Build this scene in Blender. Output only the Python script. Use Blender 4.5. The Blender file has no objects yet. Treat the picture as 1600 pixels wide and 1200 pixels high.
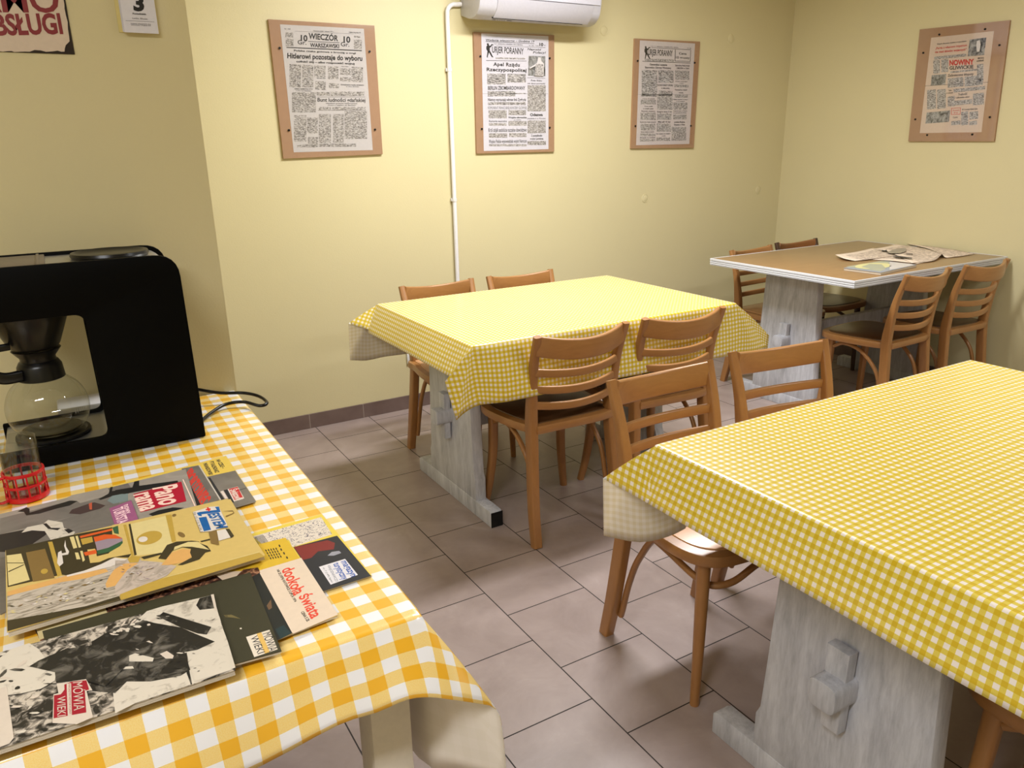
import bpy, bmesh, math, random
from mathutils import Vector, Matrix
random.seed(7)
PI = math.pi
SC = bpy.context.scene
COL = SC.collection

# ------------------------------------------------------------------ camera
CC = Vector((-1.0433270610, -3.6249986400, 1.4350199700))
CR = Vector((0.0, 0.0, 0.0)); CU = Vector(); CF = Vector()
FPX = 1194.9531533
_y, _p, _r = math.radians(30.51223999), math.radians(17.48859042), math.radians(-1.05578478)
CF = Vector((math.sin(_y)*math.cos(_p), math.cos(_y)*math.cos(_p), -math.sin(_p)))
_rr = Vector((math.cos(_y), -math.sin(_y), 0)); _uu = _rr.cross(CF)
CR = _rr*math.cos(_r) + _uu*math.sin(_r); CU = -_rr*math.sin(_r) + _uu*math.cos(_r)
cam = bpy.data.cameras.new('camera'); camo = bpy.data.objects.new('camera', cam); COL.objects.link(camo)
cam.sensor_width = 36; cam.lens = 36*FPX/1600; cam.clip_start = .02; cam.clip_end = 50
m = Matrix((CR, CU, -CF)).transposed().to_4x4(); m.translation = CC
camo.matrix_world = m
SC.camera = camo
# ------------------------------------------------------------------ world, exposure
w = bpy.data.worlds.new('world'); SC.world = w; w.use_nodes = True
w.node_tree.nodes['Background'].inputs[0].default_value = (.8, .85, 1, 1)
w.node_tree.nodes['Background'].inputs[1].default_value = .02
SC.view_settings.view_transform = 'Standard'; SC.view_settings.look = 'None'
SC.view_settings.exposure = 0.20; SC.view_settings.gamma = 1; SC.view_settings.use_curve_mapping = False
CEIL = 2.62
LIGHTS = [  # x, y, size x, size y, watts, colour
    ('lumA', 0.95, -1.1, 1.25, .28, 66, (.97, .98, 1.0)),
    ('lumB', -2.0, -3.7, 1.25, .28, 42, (.97, .98, 1.0)),
    ('lumC', 2.1, -3.3, 1.25, .28, 24, (.97, .98, 1.0)),  # added fill lamp, unseen, brightens the right wall
]
for n, x, y, sx, sy, P, c in LIGHTS:
    l = bpy.data.lights.new(n, 'AREA'); l.shape = 'RECTANGLE'; l.size = sx-.06; l.size_y = sy-.06; l.energy = P; l.color = c
    o = bpy.data.objects.new('lamp_light', l); COL.objects.link(o); o.location = (x, y, CEIL-.072)
    l['keep'] = 1

# ------------------------------------------------------------------ helpers
def at(px, py, z):            # the point of height z seen at a pixel of the 1600x1200 photograph
    d = CR*((px-800)/FPX) + CU*((600-py)/FPX) + CF
    return CC + d*((z-CC.z)/d.z)
def aty(px, py, Y):
    d = CR*((px-800)/FPX) + CU*((600-py)/FPX) + CF
    return CC + d*((Y-CC.y)/d.y)
def srgb(r, g, b):
    def f(c):
        c /= 255
        return c/12.92 if c <= .04045 else ((c+.055)/1.055)**2.4
    return (f(r), f(g), f(b), 1)
class N:
    def __init__(s, name):
        s.m = bpy.data.materials.new(name); s.m.use_nodes = True; s.t = s.m.node_tree
        s.b = s.t.nodes['Principled BSDF']; s.out = s.t.nodes['Material Output']
    def n(s, typ, **k):
        x = s.t.nodes.new(typ)
        for a, v in k.items(): setattr(x, a, v)
        return x
    def l(s, a, b): s.t.links.new(a, b)
    def set(s, **k):
        for a, v in k.items(): s.b.inputs[a.replace('_', ' ')].default_value = v
    def coord(s, kind='Object', scale=(1, 1, 1)):
        c = s.n('ShaderNodeTexCoord'); mp = s.n('ShaderNodeMapping'); mp.inputs['Scale'].default_value = scale
        s.l(c.outputs[kind], mp.inputs[0]); return mp.outputs[0]
    def noise(s, v, sc, det=2, rough=.5, dist=0):
        x = s.n('ShaderNodeTexNoise'); x.inputs['Scale'].default_value = sc; x.inputs['Detail'].default_value = det
        x.inputs['Roughness'].default_value = rough; x.inputs['Distortion'].default_value = dist
        s.l(v, x.inputs['Vector']); return x.outputs['Fac']
    def ramp(s, f, stops, mode='LINEAR'):
        x = s.n('ShaderNodeValToRGB'); e = x.color_ramp; e.interpolation = mode
        while len(e.elements) < len(stops): e.elements.new(.5)
        for el, (p, c) in zip(e.elements, stops): el.position = p; el.color = c
        s.l(f, x.inputs[0]); return x.outputs[0]
    def math(s, op, a, b=None, c=None):
        x = s.n('ShaderNodeMath', operation=op)
        for i, v in enumerate((a, b, c)):
            if v is None: continue
            if isinstance(v, (int, float)): x.inputs[i].default_value = v
            else: s.l(v, x.inputs[i])
        return x.outputs[0]
    def mix(s, f, a, b):
        x = s.n('ShaderNodeMix', data_type='RGBA')
        for sock, v in ((x.inputs[0], f), (x.inputs[6], a), (x.inputs[7], b)):
            if isinstance(v, (int, float, tuple)): sock.default_value = v
            else: s.l(v, sock)
        return x.outputs[2]
    def bump(s, h, strength=.2, dist=.001):
        x = s.n('ShaderNodeBump'); x.inputs['Strength'].default_value = strength; x.inputs['Distance'].default_value = dist
        s.l(h, x.inputs['Height']); s.l(x.outputs[0], s.b.inputs['Normal'])
MATS = {}
def flat(rgb, rough=.5, metal=0, spec=.5, **k):
    key = (rgb, rough, metal, spec, tuple(k.items()))
    if key in MATS: return MATS[key]
    q = N('paint_%d_%d_%d' % rgb); q.set(Base_Color=srgb(*rgb), Roughness=rough, Metallic=metal)
    q.b.inputs['Specular IOR Level'].default_value = spec
    v = q.coord(); f = q.noise(v, 90, 2)
    c = q.mix(f, tuple(x*.94 for x in srgb(*rgb)[:3])+(1,), tuple(min(1, x*1.06) for x in srgb(*rgb)[:3])+(1,))
    q.l(c, q.b.inputs['Base Color'])
    for a, x in k.items(): q.b.inputs[a.replace('_', ' ')].default_value = x
    MATS[key] = q.m; return q.m

def wall_mat(rgb, name):
    q = N(name); v = q.coord()
    f = q.noise(v, 1.3, 3, .6); f2 = q.noise(v, 9, 4, .6)
    base = srgb(*rgb)
    c = q.mix(f, tuple(x*.96 for x in base[:3])+(1,), tuple(x*1.03 for x in base[:3])+(1,))
    q.l(c, q.b.inputs['Base Color']); q.set(Roughness=.42)
    q.b.inputs['Specular IOR Level'].default_value = .35
    q.bump(q.math('ADD', q.math('MULTIPLY', f2, .6), q.noise(v, 160, 2)), .12, .003)
    return q.m
M_WALL = wall_mat((207, 196, 155), 'wall_paint_yellow')
M_CEIL = wall_mat((236, 234, 226), 'ceiling_paint')

def floor_mat():
    q = N('floor_tiles'); v = q.coord('Object')
    sp = q.n('ShaderNodeSeparateXYZ'); q.l(v, sp.inputs[0])
    S = .3
    cx = q.math('DIVIDE', sp.outputs[0], S)
    col = q.math('FLOOR', cx)
    off = q.math('MULTIPLY', col, .5)
    ry = q.math('ADD', q.math('DIVIDE', sp.outputs[1], S), off)
    fx = q.math('SUBTRACT', cx, col); row = q.math('FLOOR', ry); fy = q.math('SUBTRACT', ry, row)
    ex = q.math('MINIMUM', fx, q.math('SUBTRACT', 1, fx)); ey = q.math('MINIMUM', fy, q.math('SUBTRACT', 1, fy))
    e = q.math('MINIMUM', ex, ey)
    line = q.math('LESS_THAN', e, .0062)
    wn = q.n('ShaderNodeTexWhiteNoise', noise_dimensions='2D'); cb = q.n('ShaderNodeCombineXYZ')
    q.l(col, cb.inputs[0]); q.l(row, cb.inputs[1]); q.l(cb.outputs[0], wn.inputs['Vector'])
    n1 = q.noise(v, 5, 5, .65, .6); n2 = q.noise(v, 55, 3, .6)
    c = q.ramp(n1, [(.3, srgb(142, 126, 121)), (.62, srgb(160, 144, 139)), (.75, srgb(172, 158, 154))])
    c = q.mix(q.math('MULTIPLY', wn.outputs['Value'], .18), c, srgb(118, 100, 95))
    c = q.mix(q.math('MULTIPLY', n2, .12), c, srgb(170, 155, 150))
    c = q.mix(line, c, srgb(38, 28, 24)); q.l(c, q.b.inputs['Base Color'])
    q.l(q.math('ADD', q.math('MULTIPLY', line, .4), q.math('ADD', .30, q.math('MULTIPLY', n1, .16))), q.b.inputs['Roughness'])
    q.bump(q.math('SUBTRACT', q.math('MULTIPLY', n2, .08), line), .35, .0015)
    return q.m
M_FLOOR = floor_mat()
def skirt_mat():
    q = N('skirting_tiles'); v = q.coord()
    sp = q.n('ShaderNodeSeparateXYZ'); q.l(v, sp.inputs[0])
    t = q.math('ADD', sp.outputs[0], sp.outputs[1])
    fx = q.math('FRACT', q.math('DIVIDE', q.math('ADD', t, .105), .3))
    line = q.math('LESS_THAN', fx, .012)
    n1 = q.noise(v, 8, 4)
    c = q.ramp(n1, [(.3, srgb(98, 80, 74)), (.7, srgb(116, 98, 92))])
    c = q.mix(line, c, srgb(150, 138, 130)); q.l(c, q.b.inputs['Base Color']); q.set(Roughness=.4)
    return q.m
M_SKIRT = skirt_mat()

def wood_mat(name, a, b, rough=.34, scale=(1, 1, 1), sc=9, coat=.25):
    q = N(name); v = q.coord('Object', scale)
    n1 = q.noise(v, sc, 4, .6, .8); n2 = q.noise(v, sc*5, 3, .6)
    c = q.mix(q.math('ADD', q.math('MULTIPLY', n1, .75), q.math('MULTIPLY', n2, .25)), srgb(*a), srgb(*b))
    q.l(c, q.b.inputs['Base Color']); q.set(Roughness=rough, Coat_Weight=coat, Coat_Roughness=.25)
    return q.m
M_BEECH = wood_mat('varnished_beech', (132, 88, 46), (172, 122, 70), .36, (3, 3, .8))
M_BEECHH = wood_mat('varnished_beech_rail', (136, 92, 50), (176, 126, 74), .36, (.8, 3, 5))
M_SEAT = wood_mat('dark_seat_ply', (72, 46, 26), (98, 66, 38), .3, (1, 5, 1))
M_SEAT_SHEEN = wood_mat('seat_ply_sheen', (190, 140, 96), (214, 166, 122), .3, (1, 5, 1))  # seat ply with its glossy sheen put into a paler colour
M_DARK = wood_mat('dark_stained_wood', (50, 28, 16), (74, 44, 26), .3)
M_TOPW = wood_mat('walnut_laminate', (136, 104, 68), (164, 130, 90), .32, (1.2, 14, 1), 3, .3)
def washed():
    q = N('whitewashed_wood'); v = q.coord('Object', (5, 5, .7)); v2 = q.coord('Object', (9, 9, 1.6))
    n1 = q.noise(v, 4.5, 5, .65, .5); n2 = q.noise(v2, 11, 4, .7, .3); n3 = q.noise(q.coord(), 3.5, 3)
    f = q.math('ADD', q.math('MULTIPLY', n1, .5), q.math('ADD', q.math('MULTIPLY', n2, .3), q.math('MULTIPLY', n3, .2)))
    c = q.ramp(f, [(.30, srgb(132, 134, 142)), (.44, srgb(170, 171, 179)), (.56, srgb(193, 194, 202)), (.72, srgb(214, 215, 222))])
    q.l(c, q.b.inputs['Base Color']); q.set(Roughness=.5); q.bump(n2, .12, .0015)
    return q.m
M_WASH = washed()

def gingham(name, p, dark, mid, white, rough, grain, under=False, ox=0, oy=0):
    q = N(name); c = q.n('ShaderNodeUVMap'); c.uv_map = 'UVMap'
    sp = q.n('ShaderNodeSeparateXYZ'); q.l(c.outputs[0], sp.inputs[0])
    a = q.math('LESS_THAN', q.math('FRACT', q.math('DIVIDE', q.math('ADD', sp.outputs[0], 10+ox), p)), .5)
    b = q.math('LESS_THAN', q.math('FRACT', q.math('DIVIDE', q.math('ADD', sp.outputs[1], 10+oy), p)), .5)
    s = q.math('ADD', a, b)
    g = q.n('ShaderNodeTexNoise'); g.inputs['Scale'].default_value = grain; g.inputs['Detail'].default_value = 1
    q.l(c.outputs[0], g.inputs['Vector'])
    gm = q.ramp(g.outputs['Fac'], [(.4, (0, 0, 0, 1)), (.6, (1, 1, 1, 1))])
    midc = q.mix(gm, srgb(*[int(x*.5+y*.5) for x, y in zip(mid, dark)]) if not under else srgb(*mid), srgb(*mid))
    midc = q.mix(.55, midc, srgb(*mid))
    col = q.mix(q.math('GREATER_THAN', s, .5), srgb(*white), midc)
    col = q.mix(q.math('GREATER_THAN', s, 1.5), col, srgb(*dark))
    q.l(col, q.b.inputs['Base Color']); q.set(Roughness=rough)
    if not under:
        q.set(Coat_Weight=1.0, Coat_Roughness=.2, Coat_IOR=1.6)
        v = q.coord('Object'); q.bump(q.noise(v, 9, 2, .5, .4), .35, .004)
    return q.m
M_GT = gingham('small_yellow_gingham', .0177, (206, 174, 4), (220, 200, 84), (236, 228, 224), .34, 900)
M_GTU = gingham('small_gingham_back', .0177, (228, 216, 186), (234, 224, 204), (240, 232, 220), .6, 900, True)  # pale back, lightened further in colour for light passing through the cloth
M_GL = gingham('large_yellow_gingham', .0515, (236, 176, 32), (240, 212, 140), (238, 238, 244), .32, 700, False, .0257+.0085, .013)
M_GLU = gingham('large_gingham_back', .0515, (236, 228, 216), (238, 230, 219), (240, 232, 222), .6, 700, True)

M_WHITE = flat((226, 226, 226), .4); M_BLACK = flat((9, 9, 10), .3, 0, .35); M_BLACKM = flat((1, 1, 1), .55, 0, .08)
def steel():
    q = N('brushed_steel'); v = q.coord('Object', (1, 40, 1)); n = q.noise(v, 30, 2)
    q.l(q.mix(n, srgb(176, 174, 168), srgb(200, 198, 192)), q.b.inputs['Base Color']); q.set(Metallic=.9, Roughness=.34); return q.m
M_STEEL = steel()
def glass(name, tint=(1, 1, 1, 1), refl=.1, rough=.02):
    q = N(name); q.t.nodes.remove(q.b)
    tr = q.n('ShaderNodeBsdfTransparent'); tr.inputs[0].default_value = tint
    gl = q.n('ShaderNodeBsdfGlossy'); gl.inputs['Roughness'].default_value = rough
    fr = q.n('ShaderNodeLayerWeight'); fr.inputs[0].default_value = .5
    f5 = q.math('ADD', .04, q.math('MULTIPLY', .9, q.math('POWER', fr.outputs['Facing'], 4.5)))
    n = q.noise(q.coord(), 14, 2)
    mx = q.n('ShaderNodeMixShader'); q.l(q.math('MULTIPLY', f5, q.math('ADD', .9, q.math('MULTIPLY', n, .2))), mx.inputs[0]); q.l(tr.outputs[0], mx.inputs[1]); q.l(gl.outputs[0], mx.inputs[2])
    q.l(mx.outputs[0], q.out.inputs[0]); return q.m
M_GLASS = glass('clear_glass', (.93, .94, .93, 1)); M_SMOKE = glass('smoked_glass', (.45, .44, .42, 1)); M_ACR = glass('acrylic', (.97, .97, .97, 1), rough=.05)

def props(o, label=None, cat=None, group=None, kind=None):
    if label: o['label'] = label
    if cat: o['category'] = cat
    if group: o['group'] = group
    if kind: o['kind'] = kind
    return o
def thing(name, label, cat, loc=(0, 0, 0), rz=0, group=None):
    o = bpy.data.objects.new(name, None); COL.objects.link(o); o.location = loc; o.rotation_euler = (0, 0, rz)
    o.empty_display_size = .05
    return props(o, label, cat, group)
def obj(name, bm, mats, parent=None, smooth=True, world=False, label=None):
    me = bpy.data.meshes.new(name)
    if world and parent is not None:
        bmesh.ops.translate(bm, verts=bm.verts, vec=-Vector(parent.location))
    bm.to_mesh(me); bm.free()
    for mt in (mats if isinstance(mats, (list, tuple)) else [mats]): me.materials.append(mt)
    if smooth:
        me.polygons.foreach_set('use_smooth', [True]*len(me.polygons))
        try: me.set_sharp_from_angle(angle=math.radians(38))
        except Exception: pass
    o = bpy.data.objects.new(name, me); COL.objects.link(o)
    if parent is not None: o.parent = parent
    if label: o['label'] = label
    return o
def copy_tree(o, parent=None):
    c = o.copy(); COL.objects.link(c); c.parent = parent
    for ch in [x for x in bpy.data.objects if x.parent == o]: copy_tree(ch, c)
    return c
def box(bm, x0, x1, y0, y1, z0, z1, bev=0, mi=0, seg=2):
    g = bmesh.ops.create_cube(bm, size=1)
    for v in g['verts']: v.co = Vector(((x0+x1)/2+v.co.x*(x1-x0), (y0+y1)/2+v.co.y*(y1-y0), (z0+z1)/2+v.co.z*(z1-z0)))
    fs = set(f for v in g['verts'] for f in v.link_faces)
    if bev:
        es = list(set(e for v in g['verts'] for e in v.link_edges))
        r = bmesh.ops.bevel(bm, geom=es, offset=bev, segments=seg, affect='EDGES', profile=.5)
        fs = set(r['faces']) | set(f for f in fs if f.is_valid)
    for f in fs:
        if f.is_valid: f.material_index = mi
def BM(): return bmesh.new()
def bx(*a, **k):
    b = BM(); box(b, *a, **k); return b
def cyl(bm, c, r, h, seg=32, r2=None, axis='Z', mi=0):
    g = bmesh.ops.create_cone(bm, cap_ends=True, segments=seg, radius1=r, radius2=r if r2 is None else r2, depth=h)
    R = {'Z': Matrix.Identity(4), 'X': Matrix.Rotation(PI/2, 4, 'Y'), 'Y': Matrix.Rotation(-PI/2, 4, 'X')}[axis]
    bmesh.ops.transform(bm, matrix=Matrix.Translation(c) @ R, verts=g['verts'])
    for v in g['verts']:
        for f in v.link_faces: f.material_index = mi
def lathe(bm, prof, c=(0, 0, 0), seg=40, close=False):
    rings = []
    for r, z in prof:
        if r < 1e-6: rings.append([bm.verts.new((c[0], c[1], c[2]+z))])
        else: rings.append([bm.verts.new((c[0]+r*math.cos(2*PI*i/seg), c[1]+r*math.sin(2*PI*i/seg), c[2]+z)) for i in range(seg)])
    for a, b in zip(rings, rings[1:]):
        for i in range(seg):
            j = (i+1) % seg
            if len(a) == 1 and len(b) > 1: bm.faces.new((a[0], b[j], b[i]))
            elif len(b) == 1 and len(a) > 1: bm.faces.new((a[i], a[j], b[0]))
            elif len(a) > 1: bm.faces.new((a[i], a[j], b[j], b[i]))
def rrect(w, d, r=None, n=3):        # rounded rectangle section
    r = min(w, d)*.28 if r is None else r
    pts = []
    for cx, cy, a0 in ((w/2-r, d/2-r, 0), (-w/2+r, d/2-r, PI/2), (-w/2+r, -d/2+r, PI), (w/2-r, -d/2+r, 3*PI/2)):
        for i in range(n+1):
            a = a0 + PI/2*i/n; pts.append((cx+r*math.cos(a), cy+r*math.sin(a)))
    return pts
def spline(pts, n=8):
    P = [Vector(p) for p in pts]; P = [P[0]*2-P[1]] + P + [P[-1]*2-P[-2]]; out = []
    for i in range(1, len(P)-2):
        for k in range(n):
            t = k/n; a, b, c, d = P[i-1:i+3]
            out.append(.5*((2*b)+(c-a)*t+(2*a-5*b+4*c-d)*t*t+(3*b-a-3*c+d)*t**3))
    out.append(P[-2]); return out
def sweep(bm, pts, secs, side):
    """secs: one section or a function t -> section (list of 2-tuples: side, other)"""
    n = len(pts); rings = []; side = Vector(side)
    for i, p in enumerate(pts):
        t = (pts[min(i+1, n-1)] - pts[max(i-1, 0)]).normalized()
        s = (side - t*side.dot(t)).normalized(); o = t.cross(s)
        sec = secs(i/(n-1)) if callable(secs) else secs
        rings.append([bm.verts.new(p + s*a + o*b) for a, b in sec])
    k = len(rings[0])
    for a, b in zip(rings, rings[1:]):
        for i in range(k): bm.faces.new((a[i], a[(i+1) % k], b[(i+1) % k], b[i]))
    bm.faces.new(list(reversed(rings[0]))); bm.faces.new(rings[-1])
def circ(r, n=12): return [(r*math.cos(2*PI*i/n), r*math.sin(2*PI*i/n)) for i in range(n)]
def prism(bm, pts, z0, z1, bev=0, mi=0, plane='XY', seg=2):
    """extrude a polygon; plane XY: pts (x,y) between z0,z1; XZ: pts (x,z) between y; YZ: pts (y,z) between x"""
    def P(a, b, c): return {'XY': (a, b, c), 'XZ': (a, c, b), 'YZ': (c, a, b)}[plane]
    lo = [bm.verts.new(P(a, b, z0)) for a, b in pts]; hi = [bm.verts.new(P(a, b, z1)) for a, b in pts]
    n = len(pts); fs = [bm.faces.new(lo), bm.faces.new(hi)]
    for i in range(n): fs.append(bm.faces.new((lo[i], lo[(i+1) % n], hi[(i+1) % n], hi[i])))
    bmesh.ops.recalc_face_normals(bm, faces=fs)
    if bev:
        es = list(set(e for f in fs[:2] for e in f.edges))
        r = bmesh.ops.bevel(bm, geom=es, offset=bev, segments=seg, affect='EDGES', profile=.5)
        fs = [f for f in fs if f.is_valid] + r['faces']
    for f in fs:
        if f.is_valid: f.material_index = mi
def rpoly(pts, r, n=5):              # round the corners of a polygon; r a number or a list
    out = []; k = len(pts)
    for i, p in enumerate(pts):
        rr = r[i] if isinstance(r, (list, tuple)) else r
        p = Vector(p); a = Vector(pts[i-1])-p; b = Vector(pts[(i+1) % k])-p
        if rr <= 0: out.append(tuple(p)); continue
        a.normalize(); b.normalize()
        for j in range(n+1):
            t = j/n; q = p + a*rr*(1-t)**2 + b*rr*t*t
            out.append(tuple(q))
    return out
def tmesh(s, bold=0, shear=0, fit=True, spacing=1):
    cu = bpy.data.curves.new('tmp', 'FONT'); cu.body = s; cu.offset = bold; cu.shear = shear; cu.space_character = spacing
    cu.resolution_u = 3
    o = bpy.data.objects.new('tmp', cu); COL.objects.link(o)
    me = bpy.data.meshes.new_from_object(o.evaluated_get(bpy.context.evaluated_depsgraph_get()))
    V = [v.co.copy() for v in me.vertices]; Fc = [tuple(p.vertices) for p in me.polygons]
    bpy.data.objects.remove(o); bpy.data.curves.remove(cu); bpy.data.meshes.remove(me)
    return V, Fc
TC = {}
def text(bm, s, A, B, D, bold=0, shear=0, spacing=1, mi=0, cap=True, lift=None):
    """write s from A to B (baseline), D = point straight above A at the height of the capitals"""
    key = (s, bold, shear, spacing)
    if key not in TC: TC[key] = tmesh(s, bold, shear, spacing=spacing)
    V, Fc = TC[key]
    if not V: return
    x0 = min(v.x for v in V); x1 = max(v.x for v in V); H = .69 if cap else .5
    A, B, D = Vector(A), Vector(B), Vector(D); ex = (B-A)/(x1-x0); ey = (D-A)/H
    nv = [bm.verts.new(A + ex*(v.x-x0) + ey*v.y) for v in V]
    for f in Fc:
        try:
            ff = bm.faces.new([nv[i] for i in f]); ff.material_index = mi
        except ValueError: pass
def poly(bm, pts, mi=0):
    vs = [bm.verts.new(p) for p in pts]
    if len(vs) < 3: return
    f = bm.faces.new(vs); f.material_index = mi; return f
def quadxy(bm, x0, x1, y0, y1, z, mi=0): poly(bm, [(x0, y0, z), (x1, y0, z), (x1, y1, z), (x0, y1, z)], mi)

# ------------------------------------------------------------------ the room
YB, XR, YP, XP = .234, 3.479, -1.363, -.652
XL, YF = -3.1, -5.3
def struct(name, bm, mat, parent=None):
    o = obj(name, bm, mat, parent, smooth=False)
    if parent is None: o['kind'] = 'structure'
    return o
struct('floor', bx(XL-.1, XR+.1, YF-.1, YB+.1, -.1, 0), M_FLOOR)
struct('ceiling', bx(XL-.1, XR+.1, YF-.1, YB+.1, CEIL, CEIL+.1), M_CEIL)
struct('wall_back', bx(XP-.02, XR+.1, YB, YB+.1, 0, CEIL), M_WALL)
struct('wall_right', bx(XR, XR+.1, YF, YB, 0, CEIL), M_WALL)
struct('wall_left', bx(XL-.1, XL, YF-.1, YP, 0, CEIL), M_WALL)
struct('wall_front', bx(XL, XR+.1, YF-.1, YF, 0, CEIL), M_WALL)
struct('wall_partition', bx(XL-.1, XP, YP, YB+.1, 0, CEIL), M_WALL)
struct('baseboard_back', bx(XP, XR, YB-.009, YB, 0, .079, bev=.0015), M_SKIRT)
struct('baseboard_right', bx(XR-.009, XR, YF, YB-.009, 0, .079, bev=.0015), M_SKIRT)
struct('baseboard_partition', bx(XL, XP+.009, YP-.009, YP, 0, .079, bev=.0015), M_SKIRT)
struct('baseboard_return', bx(XP, XP+.009, YP, YB-.009, 0, .079, bev=.0015), M_SKIRT)

# ceiling lamps (above the picture); the third is an added fill
where = ['over the nearer left table by the back wall', 'above and left of the camera', 'added unseen as fill for the right wall']
for (n, x, y, sx, sy, P, c), wh in zip(LIGHTS, where):
    t = thing('ceiling_light', 'white rectangular ceiling light '+wh, 'lamp', (x, y, CEIL))
    b = BM(); box(b, -sx/2, sx/2, -sy/2, sy/2, -.045, 0, bev=.004); obj('housing', b, M_WHITE, t)
    q = N('lamp_diffuser'); q.set(Base_Color=(.9, .9, .9, 1)); q.b.inputs['Emission Color'].default_value = c+(1,); q.b.inputs['Emission Strength'].default_value = 4
    obj('diffuser', bx(-sx/2+.02, sx/2-.02, -sy/2+.02, sy/2-.02, -.066, -.045, bev=.004), q.m, t)
for o in [o for o in bpy.data.objects if o.type == 'LIGHT']:
    pass

# ------------------------------------------------------------------ chairs
def make_chair(name, label, mats, longbrace, group):
    """origin on the floor midway between the rear feet; the sitter faces +y"""
    mw, mr, ms = mats
    t = thing(name, label, 'chair', (0, 0, 0), 0, group)
    SW = .181 if longbrace else .189
    def rear(s):
        path = spline([(s*(SW+.006), -.012, .0), (s*(SW), .016, .16), (s*(SW-.012), .042, .40), (s*(SW-.012), .044, .50), (s*(SW-.006), .022, .66), (s*(SW+.002), -.022, .806)], 7)
        b = BM(); sweep(b, path, lambda u: rrect(.034 - .006*max(0, (u-.6))/.4, .036+.008*math.sin(PI*min(1, u*1.25)) - .016*max(0, (u-.62))/.38, .006), (1, 0, 0)); return b
    for s in (-1, 1): obj('leg', rear(s), mw, t)
    def front(s):
        x = SW-.012
        b = BM()
        if longbrace:      # straight round legs
            sweep(b, spline([(s*(x+.012), .362, .0), (s*(x+.006), .358, .2), (s*x, .352, .43)], 5), lambda u: circ(.0125+.006*u, 14), (1, 0, 0))
        else:              # square sabre legs
            path = spline([(s*(x+.022), .385, .0), (s*(x+.004), .372, .10), (s*(x-.012), .36, .25), (s*(x-.014), .352, .43)], 7)
            sweep(b, path, lambda u: rrect(.028+.008*u, .028+.008*u, .010), (1, 0, 0))
        return b
    for s in (-1, 1): obj('leg', front(s), mw, t)
    # seat
    out = [(-.165, .018), (.165, .018), (.205, .12), (.226, .30), (.19, .395), (.09, .425), (-.09, .425), (-.19, .395), (-.226, .30), (-.205, .12)]
    cr = spline([(x, y, 0) for x, y in out+out[:1]], 5)[:-1]
    cr = [(v.x, v.y) for v in cr]
    b = BM(); prism(b, cr, .428, .462, bev=.008); obj('seat_frame', b, mr, t)
    inn = [(x*.87, .222+(y-.222)*.87) for x, y in cr]
    b = BM(); prism(b, inn, .455, .4665, bev=.0045); obj('seat', b, ms, t, label='darker plywood seat panel' if ms != M_SEAT_SHEEN else 'plywood seat panel with painted pale sheen')
    # rails
    def arc(z, y0, h, th, bow, sag=.012, taper=0):
        xe = SW-.006
        pts = [Vector((x, y0 - bow*(1-(x/xe)**2), z - sag*(1-(x/xe)**2))) for x in [xe*(-1+2*i/16) for i in range(17)]]
        b = BM(); sweep(b, pts, lambda u: rrect(h*(1-taper*abs(2*u-1)**2), th, min(h, th)*.38), (0, 0, 1)); return b
    obj('top_rail', arc(.769, -.010, .074, .018, .050, .020), mr, t)
    for z, y0 in ((.668, .016), (.604, .028), (.542, .036)):
        obj('slat', arc(z, y0, .03, .014, .042), mr, t)
    # bentwood braces
    for s in (-1, 1):
        x = s*(SW-.022)
        if longbrace: path = [(x, .30, .415), (x, .17, .40), (x, .095, .30), (x, .055, .20), (x*1.03, .034, .10), (x*1.04, .028, .075)]
        else: path = [(x, .335, .385), (x, .27, .412), (x, .17, .385), (x, .085, .30), (x, .052, .19), (x, .044, .16)]
        b = BM(); sweep(b, spline(path, 7), rrect(.018, .018, .007), (1, 0, 0)); obj('brace', b, mw, t)
    if longbrace:
        x = SW-.034
        path = [(-x-.012, .10, .40), (-x-.006, .20, .375), (-x+.002, .30, .345), (-x+.02, .345, .335), (-x+.07, .372, .345), (0, .388, .385), (x-.07, .372, .345), (x-.02, .345, .335), (x-.002, .30, .345), (x+.006, .20, .375), (x+.012, .10, .40)]
    else:
        path = [(-SW+.03, .35, .36), (-SW+.055, .362, .39), (-.09, .376, .415), (0, .382, .422), (.09, .376, .415), (SW-.055, .362, .39), (SW-.03, .35, .36)]
    b = BM(); sweep(b, spline(path, 6), circ(.0095), (0, 0, 1) if longbrace else (0, 1, 0)); obj('hoop' if longbrace else 'brace', b, mw, t)
    # little dark glides under the feet
    for x, y in ((-SW-.006, -.012), (SW+.006, -.012), (-SW-(-.001 if longbrace else .010), .362 if longbrace else .385), (SW+(-.001 if longbrace else .010), .362 if longbrace else .385)):
        b = BM(); cyl(b, (x, y, .0015), .011, .003, 12); obj('glide', b, M_BLACKM, t)
    return t
BE = (M_BEECH, M_BEECHH, M_SEAT)
G1 = 'varnished ladder-back wooden chairs around the three tables'
near0 = make_chair('dining_chair', 'ladder-back wooden chair at near side of middle table, left one, fully seen', BE, False, G1)
near0.location = (.505, -1.475, 0)
def place(src, x, y, rz, label):
    c = copy_tree(src); c.location = (x, y, 0); c.rotation_euler = (0, 0, rz); c['label'] = label; return c
place(near0, .985, -1.475, math.radians(-2), 'ladder-back wooden chair at near side of middle table, right one, behind front chair backs')
place(near0, 2.585, -1.455, math.radians(3), 'wooden chair with three back slats at near side of bare-topped corner table, left one')
place(near0, 3.085, -1.462, 0, 'wooden ladder-back chair at near side of bare-topped corner table, right beside the right wall')
place(near0, .515, -3.405, math.radians(4), 'wooden chair under front gingham table, only a seat corner showing at bottom right')
far0 = make_chair('dining_chair', 'ladder-back wooden chair between middle table and back wall, left one, seat with painted sheen', (M_BEECH, M_BEECHH, M_SEAT_SHEEN), True, G1)
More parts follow.
